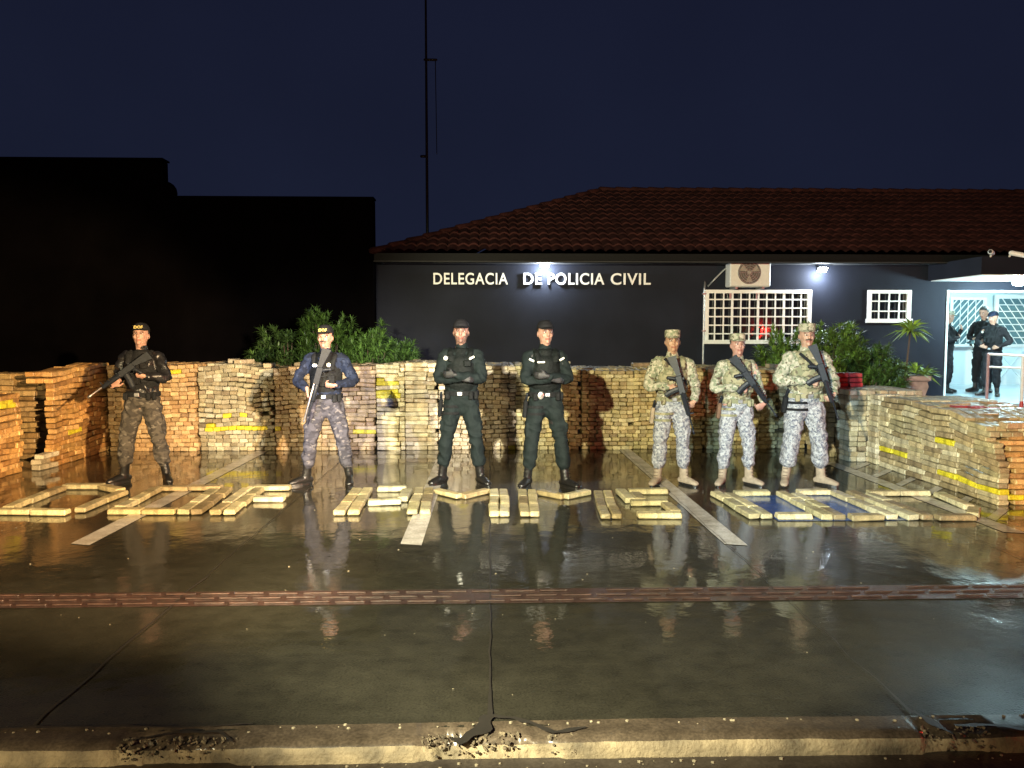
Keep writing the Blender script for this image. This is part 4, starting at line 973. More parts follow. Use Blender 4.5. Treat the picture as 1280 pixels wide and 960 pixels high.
def person(name, label, x, y, H, pose, fit, rz=0.0, z0=0.0, group='officers standing in front of the package wall', hi=True, seed=0):
    s = H / 1.80; vb = .0085 if hi else .014; vc = .0105 if hi else .016
    S = lambda p: V((p[0] * s, p[1] * s, p[2] * s))
    q = lambda lst: [tuple([S(a[0])] + [k * s for k in a[1:]]) for a in lst]
    fl, fr = pose['feet']      # x of the two feet and yaw in degrees, local
    hipz = .93; lean = pose.get('lean', 0.0)
    bulk = fit.get('bulk', 1.0)
    # ---------------- body
    B = MB()
    tor = [((0, 0, .90), .150, .105), ((0, .0, 1.0), .145, .10), ((0, 0, 1.1), .135, .098), ((0, 0, 1.22), .150, .108), ((0, 0, 1.34), .165, .11), ((0, 0, 1.42), .15, .095), ((0, .004, 1.47), .095, .075), ((0, .0, 1.51), .058, .058), ((0, -.008, 1.56), .056, .060), ((0, -.010, 1.61), .055, .062)]
    B.tube(q(tor), 16, (0, 1, 0), 2)
    hy = pose.get('head', (0, 0, 0)); Mh = Matrix.Translation(S((0, -.008, 1.575))) @ Matrix.Rotation(hy[0], 4, 'Z') @ Matrix.Rotation(hy[1], 4, 'X') @ Matrix.Rotation(hy[2], 4, 'Y') @ Matrix.Scale(s * 1.07, 4)
    def hp(v): return Mh @ V(v)
    hb = MB()
    hb.tube([((0, -.042, -.028), .026, .026), ((0, -.034, -.012), .044, .050), ((0, -.022, .018), .059, .074), ((0, -.012, .055), .067, .087), ((0, -.004, .095), .073, .096), ((0, .004, .135), .074, .098), ((0, .008, .160), .060, .080), ((0, .010, .178), .036, .048)], 18, (0, 1, 0), 2)
    hb.tube([((0, -.093, .098), .008, .006), ((0, -.104, .080), .0105, .009), ((0, -.116, .060), .0145, .011), ((0, -.104, .050), .012, .010)], 8, (0, 1, 0), 1)
    for sx in (-1, 1):
        hb.add(*ellipsoid((sx * .075, .004, .072), (.011, .018, .030), 10, 7))
        hb.add(*ellipsoid((sx * .028, -.088, .104), (.020, .010, .007), 10, 6))     # brow
        hb.add(*ellipsoid((sx * .036, -.075, .055), (.020, .016, .020), 10, 6))     # cheek
    hb.add(*ellipsoid((0, -.092, .027), (.022, .010, .006), 10, 6)); hb.add(*ellipsoid((0, -.089, .016), (.018, .010, .006), 10, 6)); hb.add(*ellipsoid((0, -.078, -.010), (.022, .018, .016), 10, 6))
    B.add(hb.v, hb.f, Mh)
    legs = []
    for i, (fx, fy, yaw) in enumerate((fl, fr)):
        sx = -1 if i == 0 else 1
        hp_ = V((sx * .085, 0, hipz)); ank = V((fx, fy, .10)); kn = hp_.lerp(ank, .50) + V((sx * .012, -.035, 0)); legs.append((hp_, kn, ank, yaw))
        B.tube(q([(hp_, .09), (lrp(hp_, kn, .5), .080), (kn, .058), (lrp(kn, ank, .3), .058), (lrp(kn, ank, .8), .040), (ank, .036)]), 12, (0, 1, 0), 2)
        d = V((math.sin(yaw), -math.cos(yaw), 0)); B.tube(q([(ank + V((0, 0, -.03)) - d * .03, .034, .03), (ank + d * .06 + V((0, 0, -.05)), .036, .028), (ank + d * .15 + V((0, 0, -.065)), .036, .020)]), 10, (0, 0, 1), 1)
    for arm in pose['arms']:
        sh, el, wr = V(arm['sh']), V(arm['el']), V(arm['wr'])
        B.tube(q([(sh * .8 + V((0, 0, .28)), .06), (sh, .052), (lrp(sh, el, .5), .046), (el, .038), (lrp(el, wr, .35), .037), (lrp(el, wr, .9), .026), (wr, .024)]), 12, (0, 1, 0), 2)
        if not arm.get('nohand'):
            h = MB(); hand(h, wr, arm['hd'], arm['hn'], arm.get('curl', .7), arm.get('th', 1))
            B.add([S(p) for p in h.v], h.f)
    Mi = Mh.inverted()
    sk = tuple(k * .85 for k in fit.get('skin', (.40, .23, .16))); beard = fit.get('beard', 0); mous = fit.get('mous', 0)
    glove = fit.get('glove')
    def colf(co):
        p = Mi @ co; c = sk
        if p.z > -.04 and abs(p.x) < .09 and p.z < .25:
            if p.y < -.06:
                if abs(abs(p.x) - .029) < .020 and .098 < p.z < .110: c = (sk[0] * .22, sk[1] * .2, sk[2] * .2)
                elif abs(abs(p.x) - .029) < .016 and .078 < p.z < .094: c = (sk[0] * .42, sk[1] * .36, sk[2] * .36)
                elif abs(p.x) < .024 and .012 < p.z < .032: c = (sk[0] * .72, sk[1] * .48, sk[2] * .48)
                if mous and abs(p.x) < .032 and .031 < p.z < .046: c = (.03, .02, .015)
            if beard and p.z < .040 - (.02 if abs(p.x) < .02 else 0) + (.03 if abs(p.x) > .05 else 0) and p.y < .02 and not (abs(p.x) < .022 and .012 < p.z < .032): c = tuple(a * (1 - beard) + .02 * beard for a in sk)
        elif co.z < 1.45 * s and glove: c = glove
        return c
    body = fuse(name, B, vb, M_skin, None, 2, 0, colf=colf)
    body.location = (x, y, z0); body.rotation_euler = (0, 0, rz); setp(body, label, 'person', group)
    # eyes
    for sx in (-1, 1):
        b = MB(); b.add(*ellipsoid((sx * .029, -.0835, .086), (.0135, .010, .0075), 10, 6), M=Mh); e = b.build('eye', M_eye, body, True)
        b = MB(); b.add(*ellipsoid((sx * .029, -.0925, .086), (.006, .003, .006), 8, 5), M=Mh); b.build('iris', M_iris, e, True)
    # hair around the back of the skull
    if hi or fit.get('nocap'):
        b = MB(); vs = []; fs = []; na, nz = 20, 8
        for k in range(nz + 1):
            z_ = .050 + .14 * k / nz
            for a_ in range(na + 1):
                an = R(-12) + (math.pi + R(24)) * a_ / na; rr = 1.05 if z_ < .17 else .8
                vs.append((.0745 * rr * math.cos(an), .004 + .099 * rr * math.sin(an), z_))
        for k in range(nz):
            for a_ in range(na): i0 = k * (na + 1) + a_; fs.append((i0, i0 + 1, i0 + na + 2, i0 + na + 1))
        if fit.get('nocap'): b.add(*ellipsoid((0, .012, .15), (.079, .098, .062), 16, 8), M=Mh)
        b.add(vs, fs, Mh); b.build('hair', M_hair, body, True)
    # ---------------- trousers
    T = MB(); tb = fit.get('baggy', 1.0) * 1.07
    T.tube(q([((0, 0, 1.03), .158 * bulk, .118 * bulk), ((0, 0, .97), .166 * bulk, .125 * bulk), ((0, 0, .89), .168, .122), ((0, 0, .85), .12, .10)]), 18, (0, 1, 0), 2)
    for hp_, kn, ank, yaw in legs:
        T.tube(q([(hp_ + V((0, 0, -.01)), .098 * tb, .112), (lrp(hp_, kn, .45), .092 * tb, .098 * tb), (kn, .074 * tb, .080 * tb), (lrp(kn, ank, .35), .073 * tb, .083 * tb), (lrp(kn, ank, .60), .072 * tb, .080 * tb), (lrp(kn, ank, .70), .066, .070), (lrp(kn, ank, .73), .055, .056)]), 16, (0, 1, 0), 3)
        if fit.get('cargo', 1):
            sx = -1 if hp_.x < 0 else 1; c = lrp(hp_, kn, .75) + V((sx * .068, 0, 0)); T.add(*[(lambda a: ([S(p) for p in a[0]], a[1]))(cbox(c, (.045, .13, .17), .012))][0])
    trs = fuse('trousers', T, vc, fit['trousers'], body, 3, .0135 * fit.get('fold', 1), 8.0, seed + 1)
    # ---------------- boots
    for hp_, kn, ank, yaw in legs:
        d = V((math.sin(yaw), -math.cos(yaw), 0)); b = MB(); up = lrp(ank, kn, .46); g = V((ank.x, ank.y, 0))
        b.tube(q([(up, .052, .056), (lrp(ank, up, .5), .048, .052), (ank, .046, .055), (g + V((0, 0, .055)) - d * .01, .043, .050)]), 14, tuple(d), 2)
        b.tube(q([(g - d * .055 + V((0, 0, .048)), .036, .036), (g + V((0, 0, .058)), .042, .050), (g + d * .08 + V((0, 0, .052)), .045, .044), (g + d * .15 + V((0, 0, .042)), .048, .034), (g + d * .195 + V((0, 0, .036)), .040, .026)]), 14, (0, 0, 1), 2)
        bo = fuse('boot', b, .0085 if hi else .014, fit['boots'], body, 1, .0015, 40, seed)
        b = MB(); n_ = 20; vs = []
        for zz in (.0, .026):
            for k in range(n_):
                a = 2 * math.pi * k / n_; wx = .049 * math.cos(a) * (1.0 if math.sin(a) > -.2 else .88); ly = .07 + .145 * math.sin(a)
                sd = V((d.y, -d.x, 0)); vs.append(S(g + d * ly + sd * wx + V((0, 0, zz))))
        b.add(vs, [tuple(range(n_))[::-1], tuple(range(n_, 2 * n_))] + [(k, (k + 1) % n_, n_ + (k + 1) % n_, n_ + k) for k in range(n_)]); b.build('sole', M_boot, bo)
        if hi:
            b = MB(); sd = V((d.y, -d.x, 0))
            for k in range(6):
                z_ = .085 + k * .026; f = d * (.060 + max(0, (.12 - z_)) * .8) + V((0, 0, z_)); gg = g + (up - ank) * max(0, (z_ - .10)) / .4
                b.tube(q([(gg + f - sd * .022, .004), (gg + f + d * .006, .004), (gg + f + sd * .022, .004)]), 5, (0, 0, 1), 1)
            b.build('laces', fit.get('lace', M_nyl), bo)
    # ---------------- shirt
    T = MB(); 
    T.tube(q([((0, 0, fit.get('hem', .99)), .158 * bulk, .120 * bulk), ((0, 0, 1.06), .164 * bulk, .128 * bulk), ((0, 0, 1.14), .166 * bulk, .128 * bulk), ((0, 0, 1.24), .172 * bulk, .130 * bulk), ((0, 0, 1.34), .182 * bulk, .130 * bulk), ((0, 0, 1.41), .176, .112), ((0, .004, 1.465), .115, .085), ((0, .0, 1.50), .070, .068), ((0, -.003, 1.528), .064, .066)]), 18, (0, 1, 0), 2)
    sv = fit.get('sleeve', 1.0)
    for arm in pose['arms']:
        sh, el, wr = V(arm['sh']), V(arm['el']), V(arm['wr'])
        T.tube(q([(V((sh.x * .62, sh.y, sh.z + .015)), .066), (sh, .062 * sv), (lrp(sh, el, .5), .060 * sv), (el, .056 * sv), (lrp(el, wr, .4), .051 * sv), (lrp(el, wr, .88), .041 * sv), (lrp(el, wr, .93), .036)]), 16, (0, 1, 0), 3)
    shirt = fuse('jacket' if fit.get('jacket') else 'shirt', T, vc, fit['shirt'], body, 3, .012 * fit.get('fold', 1), 9.0, seed + 2)
    # ---------------- vest
    if fit.get('vest'):
        T = MB(); vz = fit.get('vz', (1.10, 1.42))
        T.tube(q([((0, 0, vz[0]), .172 * bulk, .146 * bulk), ((0, 0, vz[0] + .08), .172 * bulk, .150 * bulk), ((0, 0, 1.26), .176 * bulk, .156 * bulk), ((0, 0, 1.33), .165 * bulk, .156), ((0, 0, 1.385), .140, .142), ((0, 0, vz[1]), .112, .115)]), 20, (0, 1, 0), 2)
        for sx in (-1, 1): T.tube(q([((sx * .098, -.125, 1.36), .032, .018), ((sx * .112, -.085, 1.445), .032, .018), ((sx * .115, .0, 1.485), .032, .018), ((sx * .11, .08, 1.44), .032, .018), ((sx * .10, .12, 1.36), .032, .018)]), 10, (0, 1, 0), 2)
        vest = fuse('vest', T, vc, fit['vest'], body, 2, .003, 14, seed + 4)
        for (px_, pz_, w_, h_, t_) in fit.get('pouches', ()):
            yy = -.150 * bulk * math.sqrt(max(.2, 1 - (px_ / .19) ** 2)) - t_ * .35; M = Matrix.Translation(S((px_, yy, pz_))) @ Matrix.Rotation(-px_ * -3.2, 4, 'Z') @ Matrix.Scale(s, 4)
            b = MB(); vs, fs = cbox((0, 0, 0), (w_, t_, h_), .010); b.add(vs, fs, M)
            b2 = b.build('pouch', fit.get('pmat', fit['vest']), vest)
            b = MB(); vs, fs = cbox((0, -t_ * .12, h_ * .34), (w_ + .006, t_ * .95, h_ * .30), .008); b.add(vs, fs, M); b.build('flap', fit.get('pmat', fit['vest']), b2)
        if fit.get('sling'):
            b = MB(); b.tube(q([((-.11, -.10, 1.47), .016, .004), ((-.03, -.172, 1.38), .016, .004), ((.06, -.182, 1.28), .016, .004), ((.14, -.15, 1.17), .016, .004)]), 8, (0, 1, 0), 3); b.build('sling', M_nyl, body, True)
    # ---------------- belt, holster, badges
    b = MB(); vs = []; fs = []; n_ = 28
    for k in range(n_):
        a = 2 * math.pi * k / n_
        for (rr, zz) in ((1.0, -.025), (1.0, .025), (.93, .025), (.93, -.025)): vs.append(S((.176 * bulk * rr * math.cos(a), .136 * bulk * rr * math.sin(a), 1.005 + zz)))
    for k in range(n_):
        for j in range(4): a0 = k * 4 + j; a1 = k * 4 + (j + 1) % 4; c0 = ((k + 1) % n_) * 4 + j; c1 = ((k + 1) % n_) * 4 + (j + 1) % 4; fs.append((a0, c0, c1, a1))
    b.add(vs, fs); belt = b.build('belt', fit.get('belt', M_nyl), body)
    b = MB(); vs, fs = cbox((0, -.141 * bulk, 1.005), (.055, .014, .042), .005); b.add([S(p) for p in vs], fs); b.build('buckle', M_metal, belt)
    if hi:
        for (px_, w_) in ((-.12, .05), (.11, .045), (.155, .04)):
            b = MB(); yy = -.150 * bulk * math.sqrt(max(.1, 1 - (px_ / (.18 * bulk)) ** 2)); vs, fs = cbox((px_ * bulk, yy, .985), (w_, .045, .085), .010); b.add([S(p) for p in vs], fs); b.build('belt_pouch', fit.get('belt', M_nyl), belt)
    if fit.get('holster'):
        sx, hm, low = fit['holster']; hp_, kn, ank, yaw = legs[0 if sx < 0 else 1]
        c = lrp(hp_, kn, low); c = V((c.x + sx * (.118 * tb), c.y - .02, c.z))
        b = MB(); vs, fs = cbox((0, 0, 0), (.042, .075, .19), .012); M = Matrix.Translation(S(c)) @ Matrix.Rotation(sx * R(-6), 4, 'Y') @ Matrix.Scale(s, 4); b.add(vs, fs, M)
        h = b.build('holster', hm, body)
        b = MB(); b.tube([((0, .01, .06), .014, .020), ((0, -.02, .12), .014, .022), ((0, -.045, .165), .015, .024)], 8, (0, 1, 0), 1, M=M); b.build('pistol_grip', M_gun, h, True)
        b = MB()
        for t_ in (low - .06, low + .12):
            cc = lrp(hp_, kn, t_); n_ = 20; vs = []
            for zz in (-.014, .014):
                for k in range(n_):
                    a = 2 * math.pi * k / n_; rr = (.112 - .028 * t_) * tb; vs.append(S((cc.x + rr * math.cos(a), cc.y + rr * 1.06 * math.sin(a), cc.z + zz)))
            b.add(vs, [(k, (k + 1) % n_, n_ + (k + 1) % n_, n_ + k) for k in range(n_)])
        b.build('thigh_strap', hm if hm is M_nyl else M_tan, body)
    for (bx, by, bz, kind) in fit.get('badges', ()):
        b = MB(); m = M_patch
        if kind == 'oval': b.add(*ellipsoid((bx, by, bz), (.030, .006, .020), 16, 8)); 
        elif kind == 'round': b.add(*ellipsoid((bx, by, bz), (.024, .008, .024), 16, 8))
        elif kind == 'tape': vs, fs = cbox((bx, by, bz), (.085, .008, .018), .003); b.add(vs, fs)
        elif kind == 'flash': vs, fs = cbox((0, 0, 0), (.060, .010, .022), .003); M = Matrix.Translation((bx, by, bz)) @ Matrix.Rotation(R(-28) if bx > 0 else R(28), 4, 'Y'); b.add(vs, fs, M)
        elif kind == 'star':
            m = M_silver; vs = [(bx + (.030 if k % 2 == 0 else .016) * math.sin(k * math.pi / 5), by, bz + (.034 if k % 2 == 0 else .018) * math.cos(k * math.pi / 5)) for k in range(10)] + [(bx, by - .008, bz)]
            b.add(vs, [(k, (k + 1) % 10, 10) for k in range(10)])
            b.add(*ellipsoid((bx, by + .012, bz), (.034, .010, .042), 16, 8))
        b.v = [tuple(S(p)) for p in b.v]; b.build('badge', m, body)
    # ---------------- cap
    if not fit.get('nocap'):
        mil = fit.get('mil'); C = MB()
        zb = .124
        top = .085 if mil else .092
        vs = []; fs = []; na, nz = 26, 9
        for k in range(nz + 1):
            t_ = k / nz; 
            if mil: rr = 1.0 if t_ < .62 else math.cos((t_ - .62) / .38 * math.pi / 2) ** .5; zz = zb + .078 * min(1, t_ / .62) + .012 * max(0, (t_ - .62) / .38)
            else: rr = math.cos(t_ * math.pi / 2) ** .72; zz = zb + top * math.sin(t_ * math.pi / 2)
            rr = max(rr, .02)
            for a_ in range(na):
                an = 2 * math.pi * a_ / na; vs.append((.0835 * rr * math.cos(an), .004 + .1065 * rr * math.sin(an), zz - .012 * math.cos(an + math.pi / 2) * 0 + (.012 * math.sin(an) * -1 if t_ < .3 else 0)))
        for k in range(nz):
            for a_ in range(na): a2 = (a_ + 1) % na; fs.append((k * na + a_, k * na + a2, (k + 1) * na + a2, (k + 1) * na + a_))
        fs.append(tuple(nz * na + k for k in range(na)))
        C.add(vs, fs, Mh); cap = C.build('cap', fit['cap'], body, True)
        b = MB(); vs = []; fs = []; n_ = 16
        for zz_ in (0, .005):
            for k in range(n_ + 1):
                an = R(205) + R(130) * k / n_; e = math.sin(math.pi * k / n_) ** .55
                for j in range(4):
                    r_ = 1 + e * .70 * j / 3
                    X = .080 * math.cos(an) * (1 + .10 * e * j / 3); Y = .004 + .103 * math.sin(an) - e * .062 * j / 3
                    vs.append((X, Y, zb + .014 + zz_ - .012 * (X / .08) ** 2 - .020 * j / 3 * e))
        m_ = (n_ + 1) * 4
        for k in range(n_):
            for j in range(3):
                a0 = k * 4 + j; fs.append((a0, a0 + 1, a0 + 5, a0 + 4)); fs.append((m_ + a0, m_ + a0 + 4, m_ + a0 + 5, m_ + a0 + 1))
            fs.append((k * 4 + 3, m_ + k * 4 + 3, m_ + k * 4 + 7, k * 4 + 7))
        b.add(vs, fs, Mh); b.build('brim', fit['cap'], cap, True)
        if fit.get('captext'):
            o = text_mesh('cap_lettering', fit['captext'], .043, fit.get('ctm', M_gold), cap, (0, 0, 0), ext=.002, off=.0016, align='CENTER', sx=1)
            o.matrix_local = Mh @ Matrix.Translation((0, -.1055, .140)) @ Matrix.Rotation(R(72), 4, 'X'); o['label'] = 'cap lettering reading ' + fit['captext']
    return body

def arm(sh, el, wr, hd, hn, curl=.7, th=1, **k):
    return dict(sh=sh, el=el, wr=wr, hd=hd, hn=hn, curl=curl, th=th, **k)

# long guns: local +X from butt to muzzle, local Z up
def rifle(label, butt, muzzle, roll, kind, sc=1.0):
    butt = V(butt); mz = V(muzzle); L = (mz - butt).length; ax = (mz - butt).normalized()
    up = V(roll); up = (up - ax * up.dot(ax)).normalized(); sd = up.cross(ax)
    M = Matrix((ax.to_4d(), sd.to_4d(), up.to_4d(), (0, 0, 0, 1))).transposed(); M[3][3] = 1
    for k in range(3): M[3][k] = 0
    rt = bpy.data.objects.new('rifle' if kind != 'shotgun' else 'shotgun', None); COL.objects.link(rt); rt.empty_display_size = .1
    rt.matrix_world = Matrix.Translation(butt) @ M
    setp(rt, label, 'rifle' if kind != 'shotgun' else 'shotgun', 'long guns held by the officers')
    u = L / .95
    def bx(x0, x1, w_, z0, z1, nm, m=M_gun, c=.006):
        b = MB(); vs, fs = cbox(((x0 + x1) / 2 * u, 0, (z0 + z1) / 2), ((x1 - x0) * u, w_, z1 - z0), min(c, w_ * .3)); b.add(vs, fs); return b.build(nm, m, rt)
    # stock with a drop
    b = MB(); b.add([(0, y, z) for y in (-.018, .018) for z in (.033, -.060)] + [(.24 * u, y, z) for y in (-.018, .018) for z in (.032, -.012)], [(0, 1, 3, 2), (4, 6, 7, 5), (0, 4, 5, 1), (2, 3, 7, 6), (0, 2, 6, 4), (1, 5, 7, 3)]); b.build('stock', M_gun, rt)
    bx(.24, .46, .042, -.030, .038, 'receiver')
    b = MB(); b.tube([((.27 * u, 0, -.03), .016, .020), ((.245 * u, 0, -.075), .016, .019), ((.235 * u, 0, -.105), .017, .021)], 10, (1, 0, 0), 2); b.build('pistol_grip', M_gun, rt, True)
    b = MB(); b.tube([((.29 * u, 0, -.03), .0035), ((.295 * u, 0, -.058), .0035), ((.34 * u, 0, -.058), .0035), ((.345 * u, 0, -.03), .0035)], 6, (0, 1, 0), 1); b.build('trigger_guard', M_gun, rt)
    if kind == 'shotgun':
        b = MB(); b.tube([((.46 * u, 0, -.012), .022), ((.66 * u, 0, -.012), .022)], 12, (0, 0, 1), 1); b.build('pump', M_gun, rt, True)
        b = MB(); b.tube([((.45 * u, 0, .020), .011), ((.95 * u, 0, .020), .011)], 10, (0, 0, 1), 1); b.build('barrel', M_gunl, rt, True)
        b = MB(); b.tube([((.45 * u, 0, -.010), .012), ((.86 * u, 0, -.010), .012)], 10, (0, 0, 1), 1); b.build('magazine_tube', M_gun, rt, True)
    else:
        b = MB(); b.tube([((.46 * u, 0, .004), .030, .027), ((.58 * u, 0, .004), .029, .026), ((.71 * u, 0, .006), .024, .022)], 8, (0, 0, 1), 1); b.build('handguard', M_gun, rt)
        b = MB()
        for k in range(6): b.add(*cbox(((.48 + k * .036) * u, 0, .034), (.016 * u, .020, .010), .002))
        b.build('top_rail', M_gun, rt)
        b = MB(); b.tube([((.70 * u, 0, .012), .0095), ((.90 * u, 0, .012), .0085), ((.905 * u, 0, .012), .013), ((.95 * u, 0, .012), .013)], 10, (0, 0, 1), 1, False); b.build('barrel', M_gunl if kind == 'light' else M_gun, rt, True)
        b = MB(); b.tube([((.395 * u, 0, -.03), .030, .014), ((.405 * u, 0, -.10), .030, .013), ((.43 * u, 0, -.17), .030, .013)], 8, (0, 1, 0), 2)
        b.build('magazine', M_gun, rt)
        bx(.27, .30, .014, .038, .062, 'rear_sight'); bx(.70, .715, .012, .028, .068, 'front_sight')
    return rt

DR = {'L': R(-28), 'R': R(28)}
def feet(dl, dr, yl=0.0, yr=0.0, al=-32, ar=32): return ((dl, yl, R(al)), (dr, yr, R(ar)))
P_BLK = [(-.09, 1.19, .075, .11, .035), (.0, 1.18, .075, .12, .035), (.09, 1.19, .075, .11, .035), (.085, 1.33, .08, .07, .028)]
P_TAN = [(-.115, 1.17, .07, .12, .04), (-.04, 1.16, .07, .13, .045), (.04, 1.16, .07, .13, .045), (.115, 1.17, .07, .12, .04), (-.07, 1.32, .09, .07, .028)]

# 1 rifleman in the black jacket
person('person', 'officer in black jacket and brown camouflage trousers, leftmost of the seven in front', -3.85, 8.62, 1.775,
    dict(feet=feet(-.235, .235), head=(R(8), R(-8), 0), arms=[arm((-.186, 0, 1.415), (-.27, -.02, 1.16), (-.215, -.235, 1.115), (.55, -.15, .55), (.3, .8, .5), 1.3, -1),
        arm((.186, 0, 1.415), (.295, -.06, 1.19), (.13, -.225, 1.215), (-1, -.15, .12), (.0, .6, .6), 1.4, 1)]),
    dict(shirt=M_blkj, jacket=1, hem=.97, trousers=M_gcamo, boots=M_boot, cap=M_blk, captext='DOF', bulk=1.10, sleeve=1.12, baggy=1.06, skin=(0.40, 0.23, 0.17), fold=1.3, vest=M_nyl, vz=(1.13, 1.42), pouches=P_BLK), seed=1)
rifle('black rifle with a pale thin barrel pointing down to the left at the black jacket', (-3.64, 8.33, 1.44), (-4.25, 8.24, .97), (.5, .1, 1), 'light')
# 2 blue shirt
person('person', 'officer in dark blue shirt and black vest with a badge, holding a shotgun', -1.79, 8.45, 1.75,
    dict(feet=feet(-.24, .245, al=-50, ar=10), head=(R(-4), R(-2), 0), arms=[arm((-.186, 0, 1.415), (-.320, .0, 1.18), (-.165, -.205, 1.09), (.15, -.2, -1), (1, .25, 0), .9, -1),
        arm((.186, 0, 1.415), (.320, -.05, 1.18), (.135, -.225, 1.135), (-1, -.1, .05), (0, .5, .6), 1.3, 1)]),
    dict(shirt=M_bshirt, trousers=M_bcamo, boots=M_boot, cap=M_blk, captext='DOF', bulk=1.06, mous=1, skin=(0.40, 0.22, 0.16), vest=M_nyl, pouches=P_BLK, badges=[(-.085, -.172, 1.355, 'oval'), (.065, -.170, 1.36, 'round')], sleeve=1.08), seed=2)
rifle('slim shotgun with a pale barrel slanting down across the blue shirt', (-1.73, 8.16, 1.50), (-1.95, 8.16, .72), (-.9, -.2, .3), 'shotgun')
# 3 and 4 arms crossed
CR = lambda: [arm((-.182, 0, 1.41), (-.232, -.11, 1.165), (.035, -.255, 1.175), (1, .08, -.05), (0, 1, -.2), .5, 1), arm((.182, 0, 1.41), (.232, -.11, 1.165), (-.040, -.295, 1.215), (-1, .12, .05), (0, 1, .1), .5, -1)]
person('person', 'bearded officer in dark green uniform with crossed arms, left one of two', -.31, 8.42, 1.81,
    dict(feet=feet(-.215, .205), head=(R(4), R(-3), 0), arms=CR()),
    dict(shirt=M_teal, trousers=M_teal, boots=M_boot, cap=M_blk, bulk=1.10, sleeve=1.10, skin=(0.40, 0.21, 0.16), beard=.55, vest=M_tealv, pouches=P_BLK, holster=(-1, M_nyl, .22), badges=[(-.155, -.115, 1.385, 'round'), (.13, -.135, 1.39, 'flash')], glove=(.012, .012, .014)), rz=R(-5), seed=3)
person('person', 'clean shaven officer in dark green with crossed arms and star badge on belt', .60, 8.30, 1.80,
    dict(feet=feet(-.19, .20, 0, -.12), head=(R(6), R(-2), 0), arms=CR()),
    dict(shirt=M_teal, trousers=M_teal, boots=M_boot, cap=M_blk, bulk=1.05, sleeve=1.05, skin=(0.42, 0.24, 0.18), vest=M_tealv, pouches=P_BLK[:3], holster=(-1, M_nyl, .20), badges=[(-.165, -.10, 1.375, 'flash'), (.165, -.10, 1.385, 'flash'), (-.075, -.168, 1.355, 'tape'), (-.075, -.168, 1.0, 'star')], glove=(.012, .012, .014)), rz=R(7), seed=4)
# 5, 6, 7 camouflage
CA = dict(shirt=M_multi, trousers=M_digi, boots=M_tanb, lace=M_stem, cap=M_multi, mil=1, vest=M_tan, pouches=P_TAN, sling=1, belt=M_tan, fold=1.15)
person('person', 'camouflaged officer with tan holster, leftmost of the three in pale trousers', 1.99, 8.32, 1.70,
    dict(feet=feet(-.155, .155), head=(R(-6), R(-3), 0), arms=[arm((-.186, 0, 1.415), (-.290, -.03, 1.16), (-.075, -.215, 1.155), (1, -.15, -.25), (0, .6, -.3), 1.2, 1),
        arm((.186, 0, 1.415), (.268, -.05, 1.14), (.20, -.235, .99), (-.6, -.1, -.5), (-.2, .7, .2), 1.2, 1)]),
    dict(CA, bulk=1.03, sleeve=1.08, skin=(0.40, 0.24, 0.16), holster=(-1, M_tanb, .28), baggy=1.05), seed=5)
rifle('dark rifle slanting down to the right in front of the leftmost camouflaged officer', (1.93, 8.05, 1.42), (2.14, 7.98, .60), (.9, -.3, .3), 'plain')
person('person', 'shortest camouflaged officer, middle of the three in pale trousers, rifle across chest', 2.70, 8.30, 1.66,
    dict(feet=feet(-.155, .165), head=(R(-3), R(-4), 0), arms=[arm((-.186, 0, 1.415), (-.285, -.03, 1.16), (-.045, -.225, 1.17), (1, -.15, -.2), (0, .6, -.3), 1.2, 1),
        arm((.186, 0, 1.415), (.268, -.05, 1.14), (.235, -.255, .985), (-.6, -.1, -.3), (-.2, .7, .2), 1.2, 1)]),
    dict(CA, bulk=1.02, sleeve=1.0, skin=(0.40, 0.22, 0.17), holster=(-1, M_holtan, .10), baggy=1.0), seed=6)
rifle('dark rifle with a magazine slanting down to the right before the shortest camouflaged officer', (2.57, 8.03, 1.42), (3.01, 7.96, .78), (.7, -.3, .6), 'plain')
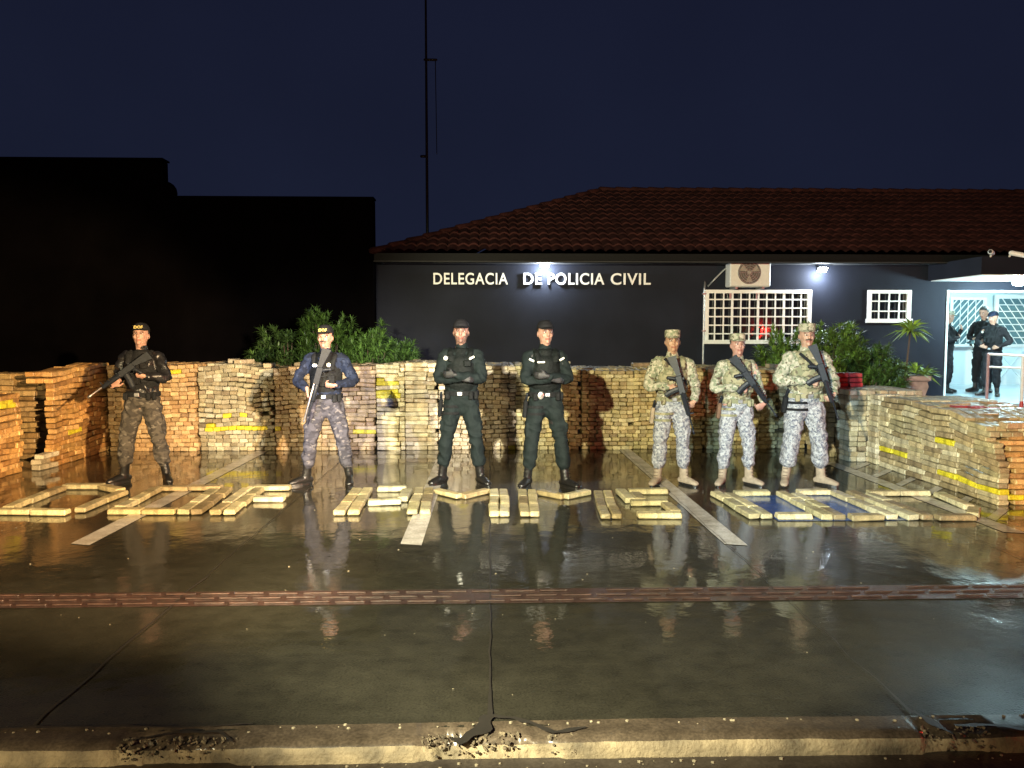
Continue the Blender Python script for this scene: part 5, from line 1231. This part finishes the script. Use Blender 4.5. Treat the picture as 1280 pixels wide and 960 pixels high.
person('person', 'stout moustached camouflaged officer, rightmost of the three in pale trousers', 3.44, 8.26, 1.77,
    dict(feet=feet(-.20, .20, 0, 0, -25, 35), head=(R(-8), R(-2), 0), arms=[arm((-.195, 0, 1.415), (-.315, -.03, 1.17), (-.055, -.235, 1.175), (1, -.15, -.25), (0, .6, -.3), 1.2, 1),
        arm((.195, 0, 1.415), (.300, -.05, 1.15), (.205, -.255, 1.03), (-.6, -.1, -.4), (-.2, .7, .2), 1.2, 1)]),
    dict(CA, bulk=1.14, sleeve=1.15, skin=(0.40, 0.24, 0.17), mous=1, holster=(-1, M_nyl, .06), baggy=1.15), seed=7)
rifle('dark rifle with a thin muzzle slanting down to the right before the moustached officer', (3.40, 7.98, 1.54), (3.64, 7.90, .75), (.9, -.3, .35), 'plain')
# three officers at the porch
G8 = 'officers talking inside the porch'
PO = dict(shirt=M_blk, trousers=M_blk, boots=M_boot, vest=M_nyl, pouches=P_BLK, bulk=1.05)
person('person', 'officer in black and a camouflage cap half hidden by the left jamb of the porch', 9.68, 16.0, 1.74, dict(feet=feet(-.10, .12), head=(R(40), R(6), 0), arms=[arm((-.2, 0, 1.41), (-.27, -.06, 1.15), (-.05, -.24, 1.22), (1, 0, .1), (0, 1, 0), .6, 1), arm((.2, 0, 1.41), (.26, -.13, 1.20), (.09, -.26, 1.40), (-.5, .1, 1), (-.3, 1, 0), .8, 1)]),
    dict(PO, cap=M_multi, mil=1), rz=R(50), z0=.41, group=G8, hi=False, seed=8)
person('person', 'bareheaded officer in black looking down behind the one in a cap inside the porch', 10.60, 16.2, 1.84, dict(feet=feet(-.13, .13), head=(R(-10), R(14), 0), arms=[arm((-.2, 0, 1.41), (-.29, .0, 1.15), (-.10, -.22, 1.12), (1, 0, -.2), (0, 1, 0), .8, 1), arm((.2, 0, 1.41), (.30, .02, 1.14), (.12, -.20, 1.08), (-1, 0, -.2), (0, 1, 0), .8, -1)]),
    dict(PO, nocap=1), rz=R(-55), z0=.41, group=G8, hi=False, seed=9)
person('person', 'officer in black and dark blue cap standing nearest the porch hand rail', 10.10, 15.15, 1.70, dict(feet=feet(-.12, .12), head=(R(-15), R(6), 0), arms=[arm((-.2, 0, 1.41), (-.33, .02, 1.18), (-.16, -.17, 1.06), (1, 0, -.2), (0, 1, 0), .6, 1), arm((.2, 0, 1.41), (.33, .04, 1.16), (.17, -.16, 1.04), (-1, 0, -.2), (0, 1, 0), .6, -1)]),
    dict(PO, cap=M_bshirt, badges=[(-.19, -.06, 1.36, 'round')]), rz=R(-60), z0=.41, group=G8, hi=False, seed=10)
